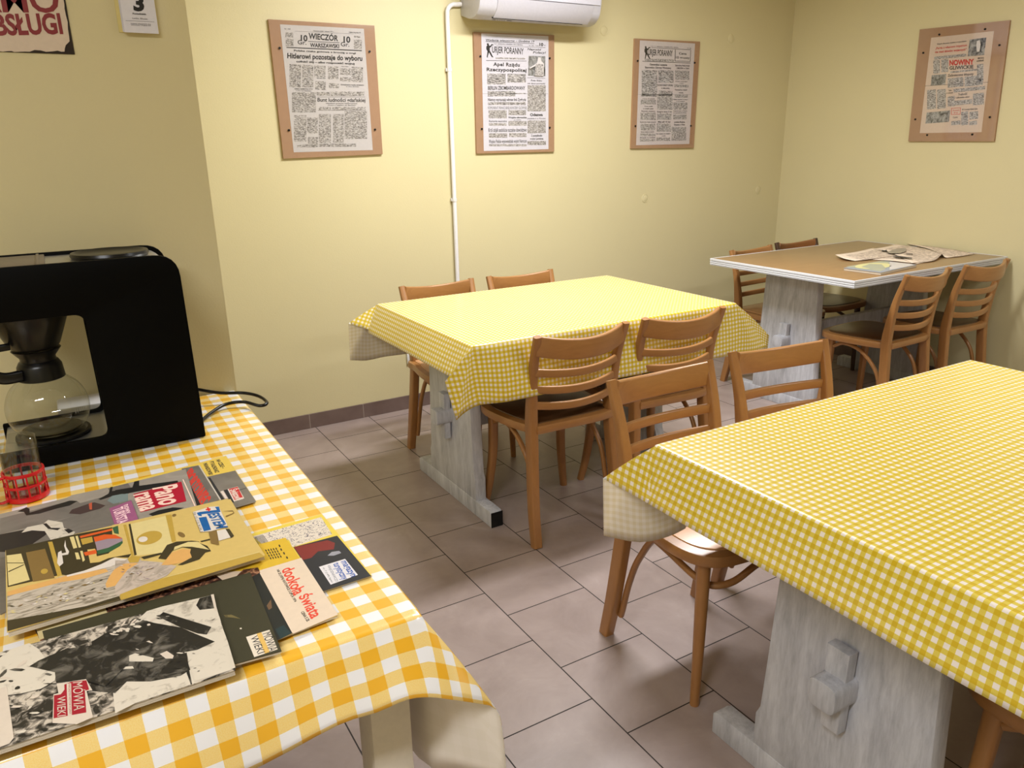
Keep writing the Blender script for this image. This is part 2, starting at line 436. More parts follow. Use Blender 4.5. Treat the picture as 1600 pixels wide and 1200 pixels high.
far0.location = (.502, -.335, 0); far0.rotation_euler = (0, 0, PI)
place(far0, .968, -.335, PI, 'ladder-back wooden chair between middle table and back wall, right one')
place(far0, .398, -2.05, PI, 'wooden chair pushed under far side of front gingham table, left one, at the cloth corner')
place(far0, .885, -2.05, PI-math.radians(8), 'wooden chair pushed under far side of front gingham table, right one, turned slightly')
place(far0, 2.585, -.375, PI+math.radians(5), 'wooden ladder-back chair behind bare-topped corner table, left one nearest the middle table')
dark = make_chair('dining_chair', 'wooden chair with dark brown seat and legs behind bare-topped corner table, in the room corner', (M_DARK, wood_mat('brown_rail', (120, 72, 34), (150, 98, 54), .36, (.8, 3, 5)), M_DARK), True, G1)
dark.location = (3.06, -.315, 0); dark.rotation_euler = (0, 0, PI)

# ------------------------------------------------------------------ trestle tables
def pedestal(t, x, yc, sgn, ztop, full=True):
    """one end of the trestle: plank on a foot, tenon and wedge; x = plank centre, sgn = outward direction"""
    out = [(-.17, ztop), (-.193, .30), (-.200, .175), (-.211, .15), (-.211, .062), (.211, .062), (.211, .15), (.200, .175), (.193, .30), (.17, ztop)]
    b = BM(); prism(b, [(yc+a, z) for a, z in out], x-.024, x+.024, bev=.004, plane='YZ'); obj('pedestal', b, M_WASH, t, world=True)
    b = BM(); prism(b, rpoly([(yc-.3375, 0), (yc+.3375, 0), (yc+.3375, .056), (yc+.325, .066), (yc-.325, .066), (yc-.3375, .056)], 0), x-.026, x+.026, bev=.003, plane='YZ')
    ft = obj('foot', b, M_WASH, t, world=True)
    b = BM(); box(b, x-.0255, x+.0255, yc-.3398, yc-.3374, .001, .0635)
    obj('end_cap', b, M_BLACK, ft, world=False)
    ft2 = bpy.data.objects[ft.name]
    for o in [o for o in bpy.data.objects if o.parent == ft]:
        o.location = -Vector(t.location)
    zt = .375
    b = BM(); prism(b, rpoly([(yc-.032, zt-.032), (yc+.032, zt-.032), (yc+.032, zt+.032), (yc-.032, zt+.032)], .018, 3), x+sgn*.020, x+sgn*.096, bev=.003, plane='YZ')
    obj('tenon', b, M_WASH, t, world=True)
    b = BM(); prism(b, [(yc-.021, zt-.098), (yc+.021, zt-.098), (yc+.026, zt+.095), (yc-.026, zt+.095)], x+sgn*.030, x+sgn*.058, bev=.003, plane='YZ')
    obj('wedge', b, M_WASH, t, world=True)
def trestle(label, x0, x1, y0, y1, ztop, xa, xb, yc, topmat, group, groove=False):
    t = thing('trestle_table', label, 'table', ((x0+x1)/2, (y0+y1)/2, 0), 0, group)
    th = .036
    b = BM(); box(b, x0+.003, x1-.003, y0+.003, y1-.003, ztop-th, ztop-.0006, bev=.001)
    obj('tabletop', b, topmat, t, world=True)
    b = BM()
    for k, (z0, z1, e) in enumerate(((ztop-.0125, ztop+.0002, .004), (ztop-.023, ztop-.0150, .0035), (ztop-.0325, ztop-.0250, .0035), (ztop-th, ztop-.0345, .003))):
        box(b, x0-e, x1+e, y0-e, y0+.003, z0, z1, bev=.001); box(b, x0-e, x1+e, y1-.003, y1+e, z0, z1, bev=.001)
        box(b, x0-e, x0+.003, y0+.003, y1-.003, z0, z1, bev=.001); box(b, x1-.003, x1+e, y0+.003, y1-.003, z0, z1, bev=.001)
    obj('edge_trim', b, flat((216, 218, 224), .4), t, world=True, label='grooved white edging')
    for x, s in ((xa, -1), (xb, 1)): pedestal(t, x, yc, s, ztop-th)
    b = BM(); box(b, xa+.024, xb-.024, yc-.018, yc+.018, .30, .45, bev=.004); obj('stretcher', b, M_WASH, t, world=True)
    return t
GT = 'whitewashed trestle tables'
trestle('whitewashed trestle table in the middle, under yellow gingham cloth, by the back wall', .106, 1.328, -1.422, -.565, .787, .266, 1.206, -.93, M_TOPW, GT)
trestle('whitewashed trestle table at front right under yellow gingham cloth, peg showing on its end', .036, 1.260, -3.28, -2.428, .787, .211, 1.151, -2.845, M_TOPW, GT)
trestle('whitewashed trestle table in far right corner with bare brown top and grooved white edge', 2.130, 3.430, -1.398, -.478, .795, 2.357, 3.295, -.875, M_TOPW, GT)

# ------------------------------------------------------------------ oilcloths
def cloth(name, label, rect, z, ribs, mats, group=None, r=.008, th=.0009, nsub=6, rows=9):
    """rect x0,x1,y0,y1 of the top; ribs: closed list (T, H, uvH, sharp) round the table, T on the rim, H on the hem"""
    x0, x1, y0, y1 = rect
    bm = BM(); uv = bm.loops.layers.uv.new('UVMap')
    n = len(ribs); cols = []
    cs = [i for i in range(n) if ribs[i][3]]
    for i in range(n):
        T0, H0, U0, s0 = ribs[i]; T1, H1, U1, s1 = ribs[(i+1) % n]
        Hm = ribs[i-1][1] if not s0 else Vector(H0)*2-Vector(H1)
        Hp = ribs[(i+2) % n][1] if not s1 else Vector(H1)*2-Vector(H0)
        a, b, c, d = map(Vector, (Hm, H0, H1, Hp))
        L = max((c-b).length, (Vector(T1)-Vector(T0)).length)
        ns = max(3, int(L/.03))
        for k in range(ns):
            t = k/ns
            H = .5*((2*b)+(c-a)*t+(2*a-5*b+4*c-d)*t*t+(3*b-a-3*c+d)*t**3)
            T = Vector(T0).lerp(Vector(T1), t); U = Vector(U0).lerp(Vector(U1), t)
            cols.append((T, H, U, k == 0 and s0))
    grid = []
    for T, H, U, sh in cols:
        Ti = Vector((min(max(T.x, x0+r), x1-r), min(max(T.y, y0+r), y1-r)))
        o = Vector((H.x-Ti.x, H.y-Ti.y)); o.normalize()
        p0 = Vector((Ti.x, Ti.y, z)); d = Vector((H.x, H.y, H.z)) - p0
        # rounded start: arc of radius r, then straight to the hem with a slight belly
        side = Vector((T.x-Ti.x, T.y-Ti.y, 0)); sl = side.length
        dirn = side.normalized() if sl > 1e-6 else Vector((o.x, o.y, 0))
        line = []
        a1 = Vector((p0.x, p0.y, z)); 
        for k in range(1, 4):
            ang = PI/2*k/4; line.append(a1 + dirn*(r*math.sin(ang)) - Vector((0, 0, r*(1-math.cos(ang)))))
        st = line[-1]
        pin = .004; Tj = Vector((min(max(T.x, x0+r+pin), x1-r-pin), min(max(T.y, y0+r+pin), y1-r-pin), z))
        pts = [Tj, a1] + line
        tot = (H-st).length
        for k in range(1, rows+1):
            t = k/rows; q = st.lerp(H, t)
            bulge = math.sin(PI*t)*.012*tot
            pts.append(q + Vector((dirn.x*bulge*1.5, dirn.y*bulge*1.5, bulge*.3)))
        # arc length -> uv
        acc = [0]
        for a, b in zip(pts[1:], pts[2:]): acc.append(acc[-1]+(b-a).length)
        uvs = [(Tj.x, Tj.y)] + [(Ti.x+(U.x-Ti.x)*s/acc[-1], Ti.y+(U.y-Ti.y)*s/acc[-1]) for s in acc]
        grid.append(([bm.verts.new(p) for p in pts], uvs))
    m = len(grid); R = len(grid[0][0])
    for i in range(m):
        A, ua = grid[i]; B, ub = grid[(i+1) % m]
        for k in range(R-1):
            vs = [A[k], A[k+1], B[k+1], B[k]]; us = [ua[k], ua[k+1], ub[k+1], ub[k]]
            try: f = bm.faces.new(vs)
            except ValueError: continue
            for lp, q in zip(f.loops, us): lp[uv].uv = q
    nsk = len(bm.faces)
    inner = [g[0][0] for g in grid]
    loop = [inner[0]]
    for v in inner[1:]:
        if (v.co-loop[-1].co).length > 1e-5: loop.append(v)
    if (loop[0].co-loop[-1].co).length < 1e-5: loop.pop()
    top = bm.faces.new(loop)
    for lp in top.loops: lp[uv].uv = (lp.vert.co.x, lp.vert.co.y)
    bm.normal_update()
    if top.normal.z < 0: bmesh.ops.reverse_faces(bm, faces=[top])
    loc = Vector(((x0+x1)/2, (y0+y1)/2, z))
    bm.normal_update()
    # orientation: first skirt face normal must point away from the centre
    fs = [f for f in bm.faces if len(f.verts) == 4]
    f0 = bm.faces[:][R//2] if False else None
    SK = [f for f in bm.faces if f is not top]
    k = sum(1 for f in SK if f.normal.dot(f.calc_center_median()-(loc-Vector((0, 0, .6)))) < 0)
    if k > len(SK)/2: bmesh.ops.reverse_faces(bm, faces=SK)
    bmesh.ops.remove_doubles(bm, verts=bm.verts, dist=1e-5)
    bmesh.ops.translate(bm, verts=bm.verts, vec=-loc)
    me = bpy.data.meshes.new(name); bm.to_mesh(me); bm.free()
    for mt in mats: me.materials.append(mt)
    me.polygons.foreach_set('use_smooth', [True]*len(me.polygons))
    try: me.set_sharp_from_angle(angle=math.radians(50))
    except Exception: pass
    o = bpy.data.objects.new(name, me); COL.objects.link(o); o.location = loc
    s = o.modifiers.new('thickness', 'SOLIDIFY'); s.thickness = th; s.offset = -1; s.material_offset = 1; s.use_rim = True
    props(o, label, 'tablecloth', group)
    return o
def ribs_for(rect, z, left, near, right, far, corners):
    """sides: (overhang, flare, [optional hem points]); corners: dict with lists of (H, (a,b), sharp) fans"""
    pass
def straight(T0, T1, out, w, fl, n=1, wav=0, ph=0, ends=(0.04, .04)):
    """ribs along one side from T0 to T1 (excluding corners); hem hangs w long, flared fl outward"""
    res = []; out = Vector(out); T0 = Vector(T0); T1 = Vector(T1)
    for i in range(n+1):
        t = ends[0] + (1-ends[0]-ends[1])*i/n
        T = T0.lerp(T1, t); f = fl + wav*math.sin(ph+i*1.9); dz = math.sqrt(max(w*w-f*f, .0001))
        res.append((T, (T.x+out.x*f, T.y+out.y*f, ZC-dz), (T.x+out.x*w, T.y+out.y*w), False))
    return res
# middle table cloth
ZC = .7905
x0, x1, y0, y1 = .098, 1.336, -1.430, -.557
wl, wn, wr, wf = .125, .23, .24, .26
def K(x, y): return Vector((x, y, ZC))
def fan(kx, ky, pts):      # corner ribs: list of (H, uv offset, sharp)
    return [(K(kx, ky), H, (kx+a, ky+b), s) for H, (a, b), s in pts]
rb = []
# walk: left side (far -> near), near-left corner, near side, near-right corner, right side, far-right corner, far side, far-left corner
rb += straight((x0, y1, ZC), (x0, y0, ZC), (-1, 0), wl, .055, 5, .003, 1)
rb += fan(x0, y0, [((.035, -1.425, .690), (-wl, -.005), False), ((-.026, -1.470, .700), (-wl, -.10), True), ((.006, -1.478, .562), (-wl, -wn), True), ((.050, -1.462, .578), (-.06, -wn), False), ((.11, -1.452, .588), (-.0, -wn), False)])
rb += straight((x0, y0, ZC), (x1, y0, ZC), (0, -1), wn-.02, .028, 6, .006, .5, ends=(.09, .12))
rb += fan(x1, y0, [((1.36, -1.44, .566), (.01, -wn), False), ((1.45, -1.445, .562), (.12, -wn), False), ((1.540, -1.43, .561), (wr, -wn), True), ((1.545, -1.428, .622), (wr, -.12), True), ((1.42, -1.39, .585), (wr, -.02), False)])
rb += straight((x1, y0, ZC), (x1, y1, ZC), (1, 0), wr, .05, 5, .008, 2, ends=(.1, .1))
rb += fan(x1, y1, [((1.39, -.54, .56), (wr, .0), False), ((1.44, -.47, .60), (wr, .10), True), ((1.43, -.46, .52), (wr, wf), True), ((1.33, -.50, .535), (.0, wf), False)])
rb += straight((x1, y1, ZC), (x0, y1, ZC), (0, 1), wf, .05, 6, .008, 1, ends=(.08, .12))
rb += fan(x0, y1, [((.14, -.49, .533), (.03, wf), False), ((.06, -.485, .528), (-.04, wf), False), ((-.018, -.497, .545), (-wl, wf), True), ((-.012, -.500, .708), (-wl, .075), True), ((.045, -.585, .690), (-wl, -.02), False)])
cloth('tablecloth', 'small-check yellow gingham oilcloth draped over the middle table by the back wall', (x0, x1, y0, y1), ZC, rb, (M_GT, M_GTU), 'small-check gingham tablecloths')
# front table cloth
x0, x1, y0, y1 = .028, 1.268, -3.290, -2.420
wl, wn, wr, wf = .125, .24, .22, .265
rb = []
rb += straight((x0, y1, ZC), (x0, y0, ZC), (-1, 0), wl, .045, 5, .0035, 0)
rb += fan(x0, y0, [((-.03, -3.30, .68), (-wl, -.005), False), ((-.06, -3.38, .70), (-wl, -.10), True), ((-.05, -3.39, .56), (-wl, -wn), True), ((.05, -3.35, .57), (0, -wn), False)])
rb += straight((x0, y0, ZC), (x1, y0, ZC), (0, -1), wn, .04, 5, .008, .5, ends=(.09, .09))
rb += fan(x1, y0, [((1.30, -3.33, .56), (0, -wn), False), ((1.38, -3.37, .59), (wr, -wn), True), ((1.40, -3.36, .68), (wr, -.1), True), ((1.33, -3.28, .58), (wr, 0), False)])
rb += straight((x1, y0, ZC), (x1, y1, ZC), (1, 0), wr, .04, 5, .008, 2, ends=(.1, .1))
rb += fan(x1, y1, [((1.31, -2.42, .58), (wr, 0), False), ((1.39, -2.34, .68), (wr, .1), True), ((1.38, -2.33, .54), (wr, wf), True), ((1.27, -2.37, .53), (0, wf), False)])
rb += straight((x1, y1, ZC), (x0, y1, ZC), (0, 1), wf, .035, 6, .006, 1, ends=(.08, .12))
rb += fan(x0, y1, [((.16, -2.400, .534), (.10, wf), False), ((.115, -2.385, .517), (.05, wf), False), ((.05, -2.36, .511), (-.03, wf), False), ((-.020, -2.312, .527), (-wl, wf), True), ((-.024, -2.310, .678), (-wl, .10), True), ((-.018, -2.46, .675), (-wl, -.03), False)])
cloth('tablecloth', 'small-check yellow gingham oilcloth on the front right table, its corner showing the pale back', (x0, x1, y0, y1), ZC, rb, (M_GT, M_GTU), 'small-check gingham tablecloths')

# serving table with large gingham
ZC = .760
x0, x1, y0, y1 = -1.93, -.655, -2.700, YP-.004
wl, wn, wr, wf = .3, .135, .36, .0
ZL = ZC
t = thing('serving_table', 'off-white square-legged table at left carrying the coffee maker and magazines', 'table', ((x0+x1)/2, (y0+y1)/2, 0))
OW = flat((222, 214, 200), .45)
obj('tabletop', bx(x0+.012, x1-.012, y0+.03, y1-.004, ZL-.026, ZL-.0015, bev=.003), OW, t, world=True)
obj('apron', bx(x0+.06, x1-.05, y0+.09, y1-.05, ZL-.10, ZL-.026, bev=.002), OW, t, world=True)
for xx in (x0+.10, -.705):
    for yy in (-2.615, y1-.07):
        b = BM(); box(b, xx-.034, xx+.034, yy-.034, yy+.034, 0, ZL-.026, bev=.004); obj('leg', b, OW, t, world=True)
rb = []
rb += straight((x0, y1, ZC), (x0, y0, ZC), (-1, 0), wl, .04, 3, .006, 0)
rb += fan(x0, y0, [((-1.97, -2.73, .46), (-wl, 0), False), ((-2.02, -2.78, .55), (-wl, -wn), True), ((-1.90, -2.75, .632), (0.03, -wn), False)])
for px, py, off in ((0, 1195, -1.35),): pass
for X, Yh, zz in ((-1.7, -2.735, .636), (-1.45, -2.742, .636), (-1.22, -2.738, .634), (-1.02, -2.745, .646), (-.92, -2.735, .642), (-.815, -2.742, .664), (-.760, -2.747, .664), (-.715, -2.755, .672)):
    rb.append((Vector((X, y0, ZC)), (X, Yh, zz), (X, y0-wn), False))
rb += fan(x1, y0, [((-.684, -2.763, .668), (-.03, -wn), False), ((-.655, -2.768, .655), (.01, -wn), False), ((-.622, -2.766, .634), (.06, -wn), False), ((-.583, -2.760, .606), (.115, -wn), True), ((-.566, -2.758, .580), (.145, -wn+.01), False), ((-.555, -2.752, .50), (.23, -wn+.02), False), ((-.548, -2.745, .42), (wr, -wn), True), ((-.60, -2.66, .405), (wr, .02), False)])
rb += straight((x1, y0, ZC), (x1, y1, ZC), (1, 0), wr, .012, 5, .003, 2, ends=(.08, .02))
rb += [(Vector((x1, y1, ZC)), (x1+.012, y1, ZC-wr), (x1+wr, y1), True), (Vector((x1, y1, ZC)), (x1-.002, y1+.0005, ZC-.012), (x1, y1+.01), True),
       (Vector((x0, y1, ZC)), (x0, y1+.0005, ZC-.012), (x0, y1+.01), True), (Vector((x0, y1, ZC)), (x0-.03, y1, ZC-wl), (x0-wl, y1), True)]
cloth('tablecloth', 'large-check yellow and white gingham oilcloth on the table with coffee maker and magazines', (x0, x1, y0, y1), ZC, rb, (M_GL, M_GLU), None, r=.011)
#PART2
# ------------------------------------------------------------------ things on the walls
def newsprint(name, paper, ink, s=1.0):
    q = N(name); v = q.coord('Object', (90*s, 90*s, 330)); n = q.noise(v, 1, 2, .7)
    v2 = q.coord('Object', (240, 240, 240)); n2 = q.noise(v2, 1, 1)
    f = q.math('ADD', q.math('MULTIPLY', n, .7), q.math('MULTIPLY', n2, .3))
    q.l(q.ramp(f, [(.40, srgb(*ink)), (.60, srgb(*paper))]), q.b.inputs['Base Color']); q.set(Roughness=.8); return q.m
def photo_mat(name, a, b, sc=60, lo=.42, hi=.58, mid=None, dist=1.2, stretch=(1, 1, 1)):
    q = N(name); v = q.coord('Object', stretch); n = q.noise(v, sc, 4, .6, dist)
    st = [(lo, srgb(*a)), (hi, srgb(*b))] if mid is None else [(lo, srgb(*a)), ((lo+hi)/2, srgb(*mid)), (hi, srgb(*b))]
    q.l(q.ramp(n, st), q.b.inputs['Base Color']); q.set(Roughness=.35); return q.m
M_PAPER = flat((200, 194, 193), .75); M_INK = flat((26, 24, 26), .7); M_INK2 = flat((70, 66, 66), .7)
M_COLTXT = newsprint('newsprint_columns', (206, 200, 196), (96, 90, 88)); M_COLTXT2 = newsprint('newsprint_bold_columns', (212, 206, 204), (60, 56, 56), .6)
M_BOARD = wood_mat('hardboard', (160, 122, 92), (176, 138, 106), .6, (1, 1, 1), 40, 0)
M_RED = flat((196, 52, 44), .5); M_PHOTO = photo_mat('halftone_photo', (44, 44, 46), (170, 168, 166), 40, .35, .62)

def poster(label, plane, quad, sheet, crops, screws, ink, acr=True, thick=.013):
    """plane: function(px,py,offset)->point on the wall plane moved off by offset; quad, sheet: pixel corners TL,TR,BR,BL"""
    c = sum((plane(*p, 0) for p in quad), Vector())/4
    t = thing('framed_newspaper', label, 'framed newspaper', (c.x, c.y, min(plane(*p, 0).z for p in quad)), 0, 'newspaper front pages on hardboard')
    def slab(pts, d0, d1):
        b = BM(); A = [b.verts.new(plane(*p, d0)) for p in pts]
        n = (plane(*pts[0], 1)-plane(*pts[0], 0)); 
        P0 = [plane(*p, d1) for p in pts]
        # parallel slab: same outline measured on the front face
        nrm = Vector((0, -1, 0)) if abs(P0[0].y-P0[1].y) < abs(P0[0].x-P0[1].x) else Vector((-1, 0, 0))
        b.free(); b = BM()
        F = [b.verts.new(p) for p in P0]; B = [b.verts.new(p - nrm*(d1-d0)) for p in P0]
        b.faces.new(F); b.faces.new(list(reversed(B)))
        for i in range(4): b.faces.new((F[i], B[i], B[(i+1) % 4], F[(i+1) % 4]))
        bmesh.ops.recalc_face_normals(b, faces=b.faces[:]); return b
    obj('board', slab(quad, .0005, thick), M_BOARD, t, world=True, smooth=False)
    pg = obj('newspaper', slab(sheet, thick, thick+.0008), ink.get('paper', M_PAPER), t, world=True, smooth=False)
    b = BM()
    for cr, items in crops:
        def W(x, y, d=thick+.0013): return plane(cr[0]+x/cr[2], cr[1]+y/cr[2], d)
        for it in items:
            k = it[0]
            if k == 't':            # text, A, B, cap height (crop px), options
                _, s, ax, ay, bx_, by, h = it[:7]; o = it[7] if len(it) > 7 else {}
                text(b, s, W(ax, ay), W(bx_, by), W(ax, ay-h), bold=o.get('b', .02), shear=o.get('s', 0), mi=o.get('m', 0), spacing=o.get('sp', 1))
            elif k == 'c':          # text column rect
                _, x0, y0, x1, y1 = it[:5]; mi = it[5] if len(it) > 5 else 1
                yy = (lambda x, y: y + (x-x0)*cr[3])
                poly(b, [W(x0, y0, thick+.0011), W(x0, y1, thick+.0011), W(x1, yy(x1, y1), thick+.0011), W(x1, yy(x1, y0), thick+.0011)], mi)
            elif k == 'p': poly(b, [W(x, y, thick+(.0011 if len(it) < 4 else it[3])) for x, y in it[1]], it[2])
    for f in b.faces: f.normal_update()
    pr = obj('print', b, [M_INK, M_COLTXT, M_COLTXT2, M_INK2, M_RED, M_PHOTO, M_PAPER], pg, smooth=False)
    pr.data.transform(Matrix.Translation(-Vector(t.location)))
    if acr: obj('acrylic_sheet', slab(quad, thick+.0018, thick+.0030), M_ACR, t, world=True, smooth=False)
    for sx, sy in screws:
        p = plane(sx, sy, thick+.004); b = BM()
        nrm = plane(sx, sy, 0)
        ax = 'Y' if plane(sx, sy, 0).x < XR-.02 else 'X'
        cyl(b, p, .0052, .004, 14, axis=ax); obj('screw', b, M_BLACK, t, world=True)
    return t
PB = lambda x, y, d: aty(x, y, YB-d)
def PR(px, py, d):
    dd = CR*((px-800)/FPX) + CU*((600-py)/FPX) + CF
    return CC + dd*((XR-d-CC.x)/dd.x)
T = 't'; CO = 'c'
k1 = (430, 30, 9.412, .045); k1b = (430, 130, 9.412, .0)
n1 = [(k1, [(T, 'WIECZÓR', 490, 285, 925, 322, 82, dict(b=.03)), ('p', [(485, 322), (945, 342), (945, 350), (485, 330)], 0), (T, 'WARSZAWSKI', 512, 408, 940, 424, 56, dict(b=.03)),
     (T, '10', 375, 318, 475, 324, 85, dict(b=.03)), (T, 'Gr.', 330, 366, 460, 376, 62, dict(b=.01)), (T, '10', 1005, 338, 1105, 344, 85, dict(b=.03)), (T, 'Gr.', 965, 396, 1090, 404, 62, dict(b=.01)),
     ('p', [(165, 408), (1275, 456), (1275, 470), (165, 421)], 0), (T, 'Nr. 239', 135, 148, 225, 152, 14), (T, 'Warszawa, piątek 1 sierpnia 1939 r.', 560, 178, 860, 190, 14), (T, 'CENA 10 groszy 10', 1085, 200, 1255, 206, 16, dict(b=.03)),
     ('p', [(290, 175), (1150, 215), (1150, 218), (290, 178)], 3), (T, 'Polska czeka gotowa z bronią u nogi', 275, 472, 1185, 512, 24, dict(b=.03)),
     (T, 'Hitlerowi pozostaje do wyboru', 178, 572, 1280, 612, 74, dict(b=.03)), (T, 'cofnąć się – albo rozpocząć wojnę', 310, 634, 1170, 668, 28, dict(b=.035)),
     (CO, 150, 195, 265, 265, 1), (CO, 155, 285, 270, 395, 1), (CO, 1160, 245, 1250, 270, 1), (CO, 1155, 300, 1275, 435, 1),
     (CO, 210, 660, 380, 1000), (CO, 395, 668, 560, 1000), (CO, 575, 680, 740, 850), (CO, 590, 910, 745, 1034), (CO, 775, 690, 930, 880), (CO, 790, 940, 940, 1010), (CO, 950, 720, 1110, 820), (CO, 1120, 700, 1290, 920), (CO, 955, 850, 1110, 910),
     (T, 'Układy polskie w obliczu', 610, 872, 740, 876, 14), (T, 'Przemysł i rolnictwo', 975, 700, 1075, 703, 12), (T, 'Oświadczenie wodza naczelnego', 960, 972, 1305, 978, 20, dict(b=.02)), (T, 'w dniu święta', 1040, 996, 1230, 1000, 12)]),
     (k1b, [(T, 'ARMIA NIEMIECKA STOI', 280, 92, 550, 96, 18, dict(b=.02)), (T, 'w polu i nad Gdańskiem', 300, 116, 530, 120, 14, dict(b=.02)), (T, 'Bunt ludności gdańskiej', 622, 270, 1325, 276, 54, dict(b=.02)),
     (T, 'Hamburg przeciw hitlerowcom', 748, 304, 1205, 306, 16), (T, '„Precz z rządem do Berlina!”', 765, 330, 1195, 332, 14), ('p', [(620, 202), (1325, 202), (1325, 206), (620, 206)], 3), ('p', [(630, 398), (1330, 398), (1330, 402), (630, 402)], 3),
     (CO, 245, 135, 600, 430), (CO, 610, 130, 800, 185), (CO, 810, 125, 1310, 190), (CO, 275, 470, 460, 860), (CO, 470, 505, 625, 745), (CO, 640, 350, 820, 395), (CO, 840, 350, 1330, 395), (CO, 640, 455, 820, 880), (CO, 850, 455, 1010, 880), (CO, 1020, 410, 1350, 820), (CO, 480, 790, 630, 930), (CO, 320, 900, 620, 945), (CO, 640, 890, 1190, 935), ('p', [(345, 490), (628, 490), (628, 500), (345, 500)], 6)])]
poster('small brown board with yellowed newspaper front page, left of the white pipe', PB, ((419, 30), (585, 40), (598, 241), (443, 248)), ((437.5, 38), (568.5, 45), (582.5, 234.5), (459, 238)), n1, ((437, 75), (577.5, 80.5), (451.5, 203.5), (586, 202.5)), {})
k2 = (745, 50, 13.333, .02); k2b = (745, 130, 10.91, .0)
man = [(205, 250), (225, 232), (247, 238), (250, 265), (262, 290), (290, 280), (305, 250), (345, 262), (345, 280), (318, 275), (300, 310), (268, 330), (272, 390), (300, 440), (330, 505), (352, 525), (315, 528), (285, 480), (255, 425), (240, 470), (228, 515), (235, 530), (205, 528), (215, 470), (222, 400), (198, 360), (200, 300), (218, 280)]
n2 = [(k2, [(T, 'Wydanie wieczorne – Godzina 19', 188, 185, 1200, 218, 42, dict(s=.2)), ('p', [(185, 192), (1195, 238), (1195, 248), (185, 203)], 0), ('p', man, 0),
     (T, 'URJER PORANNY', 318, 428, 975, 468, 130, dict(b=.015)), (T, 'R. 63   WARSZAWA, 3 WRZEŚNIA 1939 R. NIEDZIELA', 360, 255, 960, 282, 22), (T, 'Nr. 243   Cena', 1085, 290, 1290, 296, 18), (T, '10', 1305, 290, 1385, 294, 62, dict(b=.04)), (T, 'gr.', 1400, 285, 1438, 287, 22),
     ('p', [(400, 285), (1430, 322), (1430, 330), (400, 290)], 3), (T, 'Naprzód', 1055, 375, 1340, 388, 40, dict(s=.2)), (T, 'Polacy!', 1170, 445, 1440, 452, 42, dict(s=.2)),
     ('p', [(1078, 495), (1427, 505), (1427, 920), (1068, 912)], 5), ('p', [(1095, 745), (1250, 650), (1280, 525), (1330, 530), (1340, 600), (1400, 660), (1395, 915), (1220, 912), (1240, 700), (1110, 765)], 6, .0094),
     ('p', [(1200, 905), (1225, 680), (1290, 660), (1390, 680), (1395, 912)], 1, .0095), ('p', [(195, 590), (1035, 600), (1035, 608), (195, 600)], 0), (CO, 390, 530, 1005, 560, 1),
     (T, 'Apel Rządu', 345, 705, 895, 720, 72, dict(b=.03, sp=1.1)), (T, 'Rzeczypospolitej', 205, 812, 1035, 832, 70, dict(b=.03, sp=1.05)),
     (CO, 215, 865, 600, 1090, 2), (CO, 640, 870, 1020, 1050, 2), ('p', [(1050, 950), (1425, 958), (1425, 966), (1050, 958)], 3), (T, 'Rota ślubu', 1125, 1022, 1360, 1030, 32, dict(s=.2)), (T, 'nie damy pogrześć', 1055, 1083, 1425, 1090, 26, dict(s=.2))]),
     (k2b, [(T, 'BERLIN ZBOMBARDOWANY', 190, 112, 825, 112, 62, dict(b=.02)), (CO, 185, 135, 655, 225, 2), (CO, 560, 168, 835, 185, 2), (T, 'Niemcy wyrzucają wbrew linii Zygfryda', 190, 302, 838, 302, 46, dict(b=.02)), (CO, 190, 322, 835, 372, 2),
     (T, 'KOMUNIKAT FRANCUSKIEJ KWATERY GŁÓWNEJ', 190, 442, 848, 442, 46, dict(b=.0)), (CO, 200, 460, 510, 600), (CO, 540, 460, 838, 545), (T, 'Wojsko słowackie', 535, 598, 848, 598, 28, dict(b=.03)), (T, 'na granicy', 630, 632, 755, 632, 16),
     (T, 'Rumunia neutralna', 208, 664, 512, 664, 36, dict(b=.01)), (CO, 205, 682, 505, 725), (CO, 540, 645, 850, 725), (T, 'Król objął osobiście naczelne dowództwo', 200, 832, 850, 826, 68, dict(b=.01)), (CO, 205, 855, 520, 930), (CO, 550, 850, 848, 920),
     (T, 'Wojsko Polskie wypowiedziało wojnę Niemcom', 205, 1022, 852, 1012, 60, dict(b=.01)), (CO, 210, 1040, 850, 1075), (CO, 865, 35, 1175, 480), (T, 'Odezwa', 908, 560, 1125, 558, 44, dict(b=.04)), (T, 'prezydenta m. st. Warszawy', 862, 614, 1175, 612, 26, dict(b=.01)),
     (CO, 865, 635, 1030, 855), (CO, 1035, 635, 1175, 850), (T, 'Z pomyślności', 925, 910, 1115, 908, 32, dict(b=.03)), (T, 'wojny polskiej', 905, 960, 1132, 958, 26, dict(b=.03)), (CO, 865, 985, 1178, 1055), ('p', [(100, 176), (1210, 180), (1210, 183), (100, 179)], 3)])]
poster('newspaper front page on hardboard with tall photo, right under the air conditioner', PB, ((740, 50), (866, 55), (866, 237), (745, 240)), ((752, 52), (857, 56.5), (857, 233), (756, 236)), n2, ((750.5, 88), (859, 91), (753, 201.5), (859, 199.5)), {'paper': flat((212, 208, 216), .7)})
k3 = (985, 60, 13.33, .03); k3b = (985, 140, 13.04, .0)
man3 = [(300+(x-205)*.92*.93-2, 160+(y-232)*.9) for x, y in man]
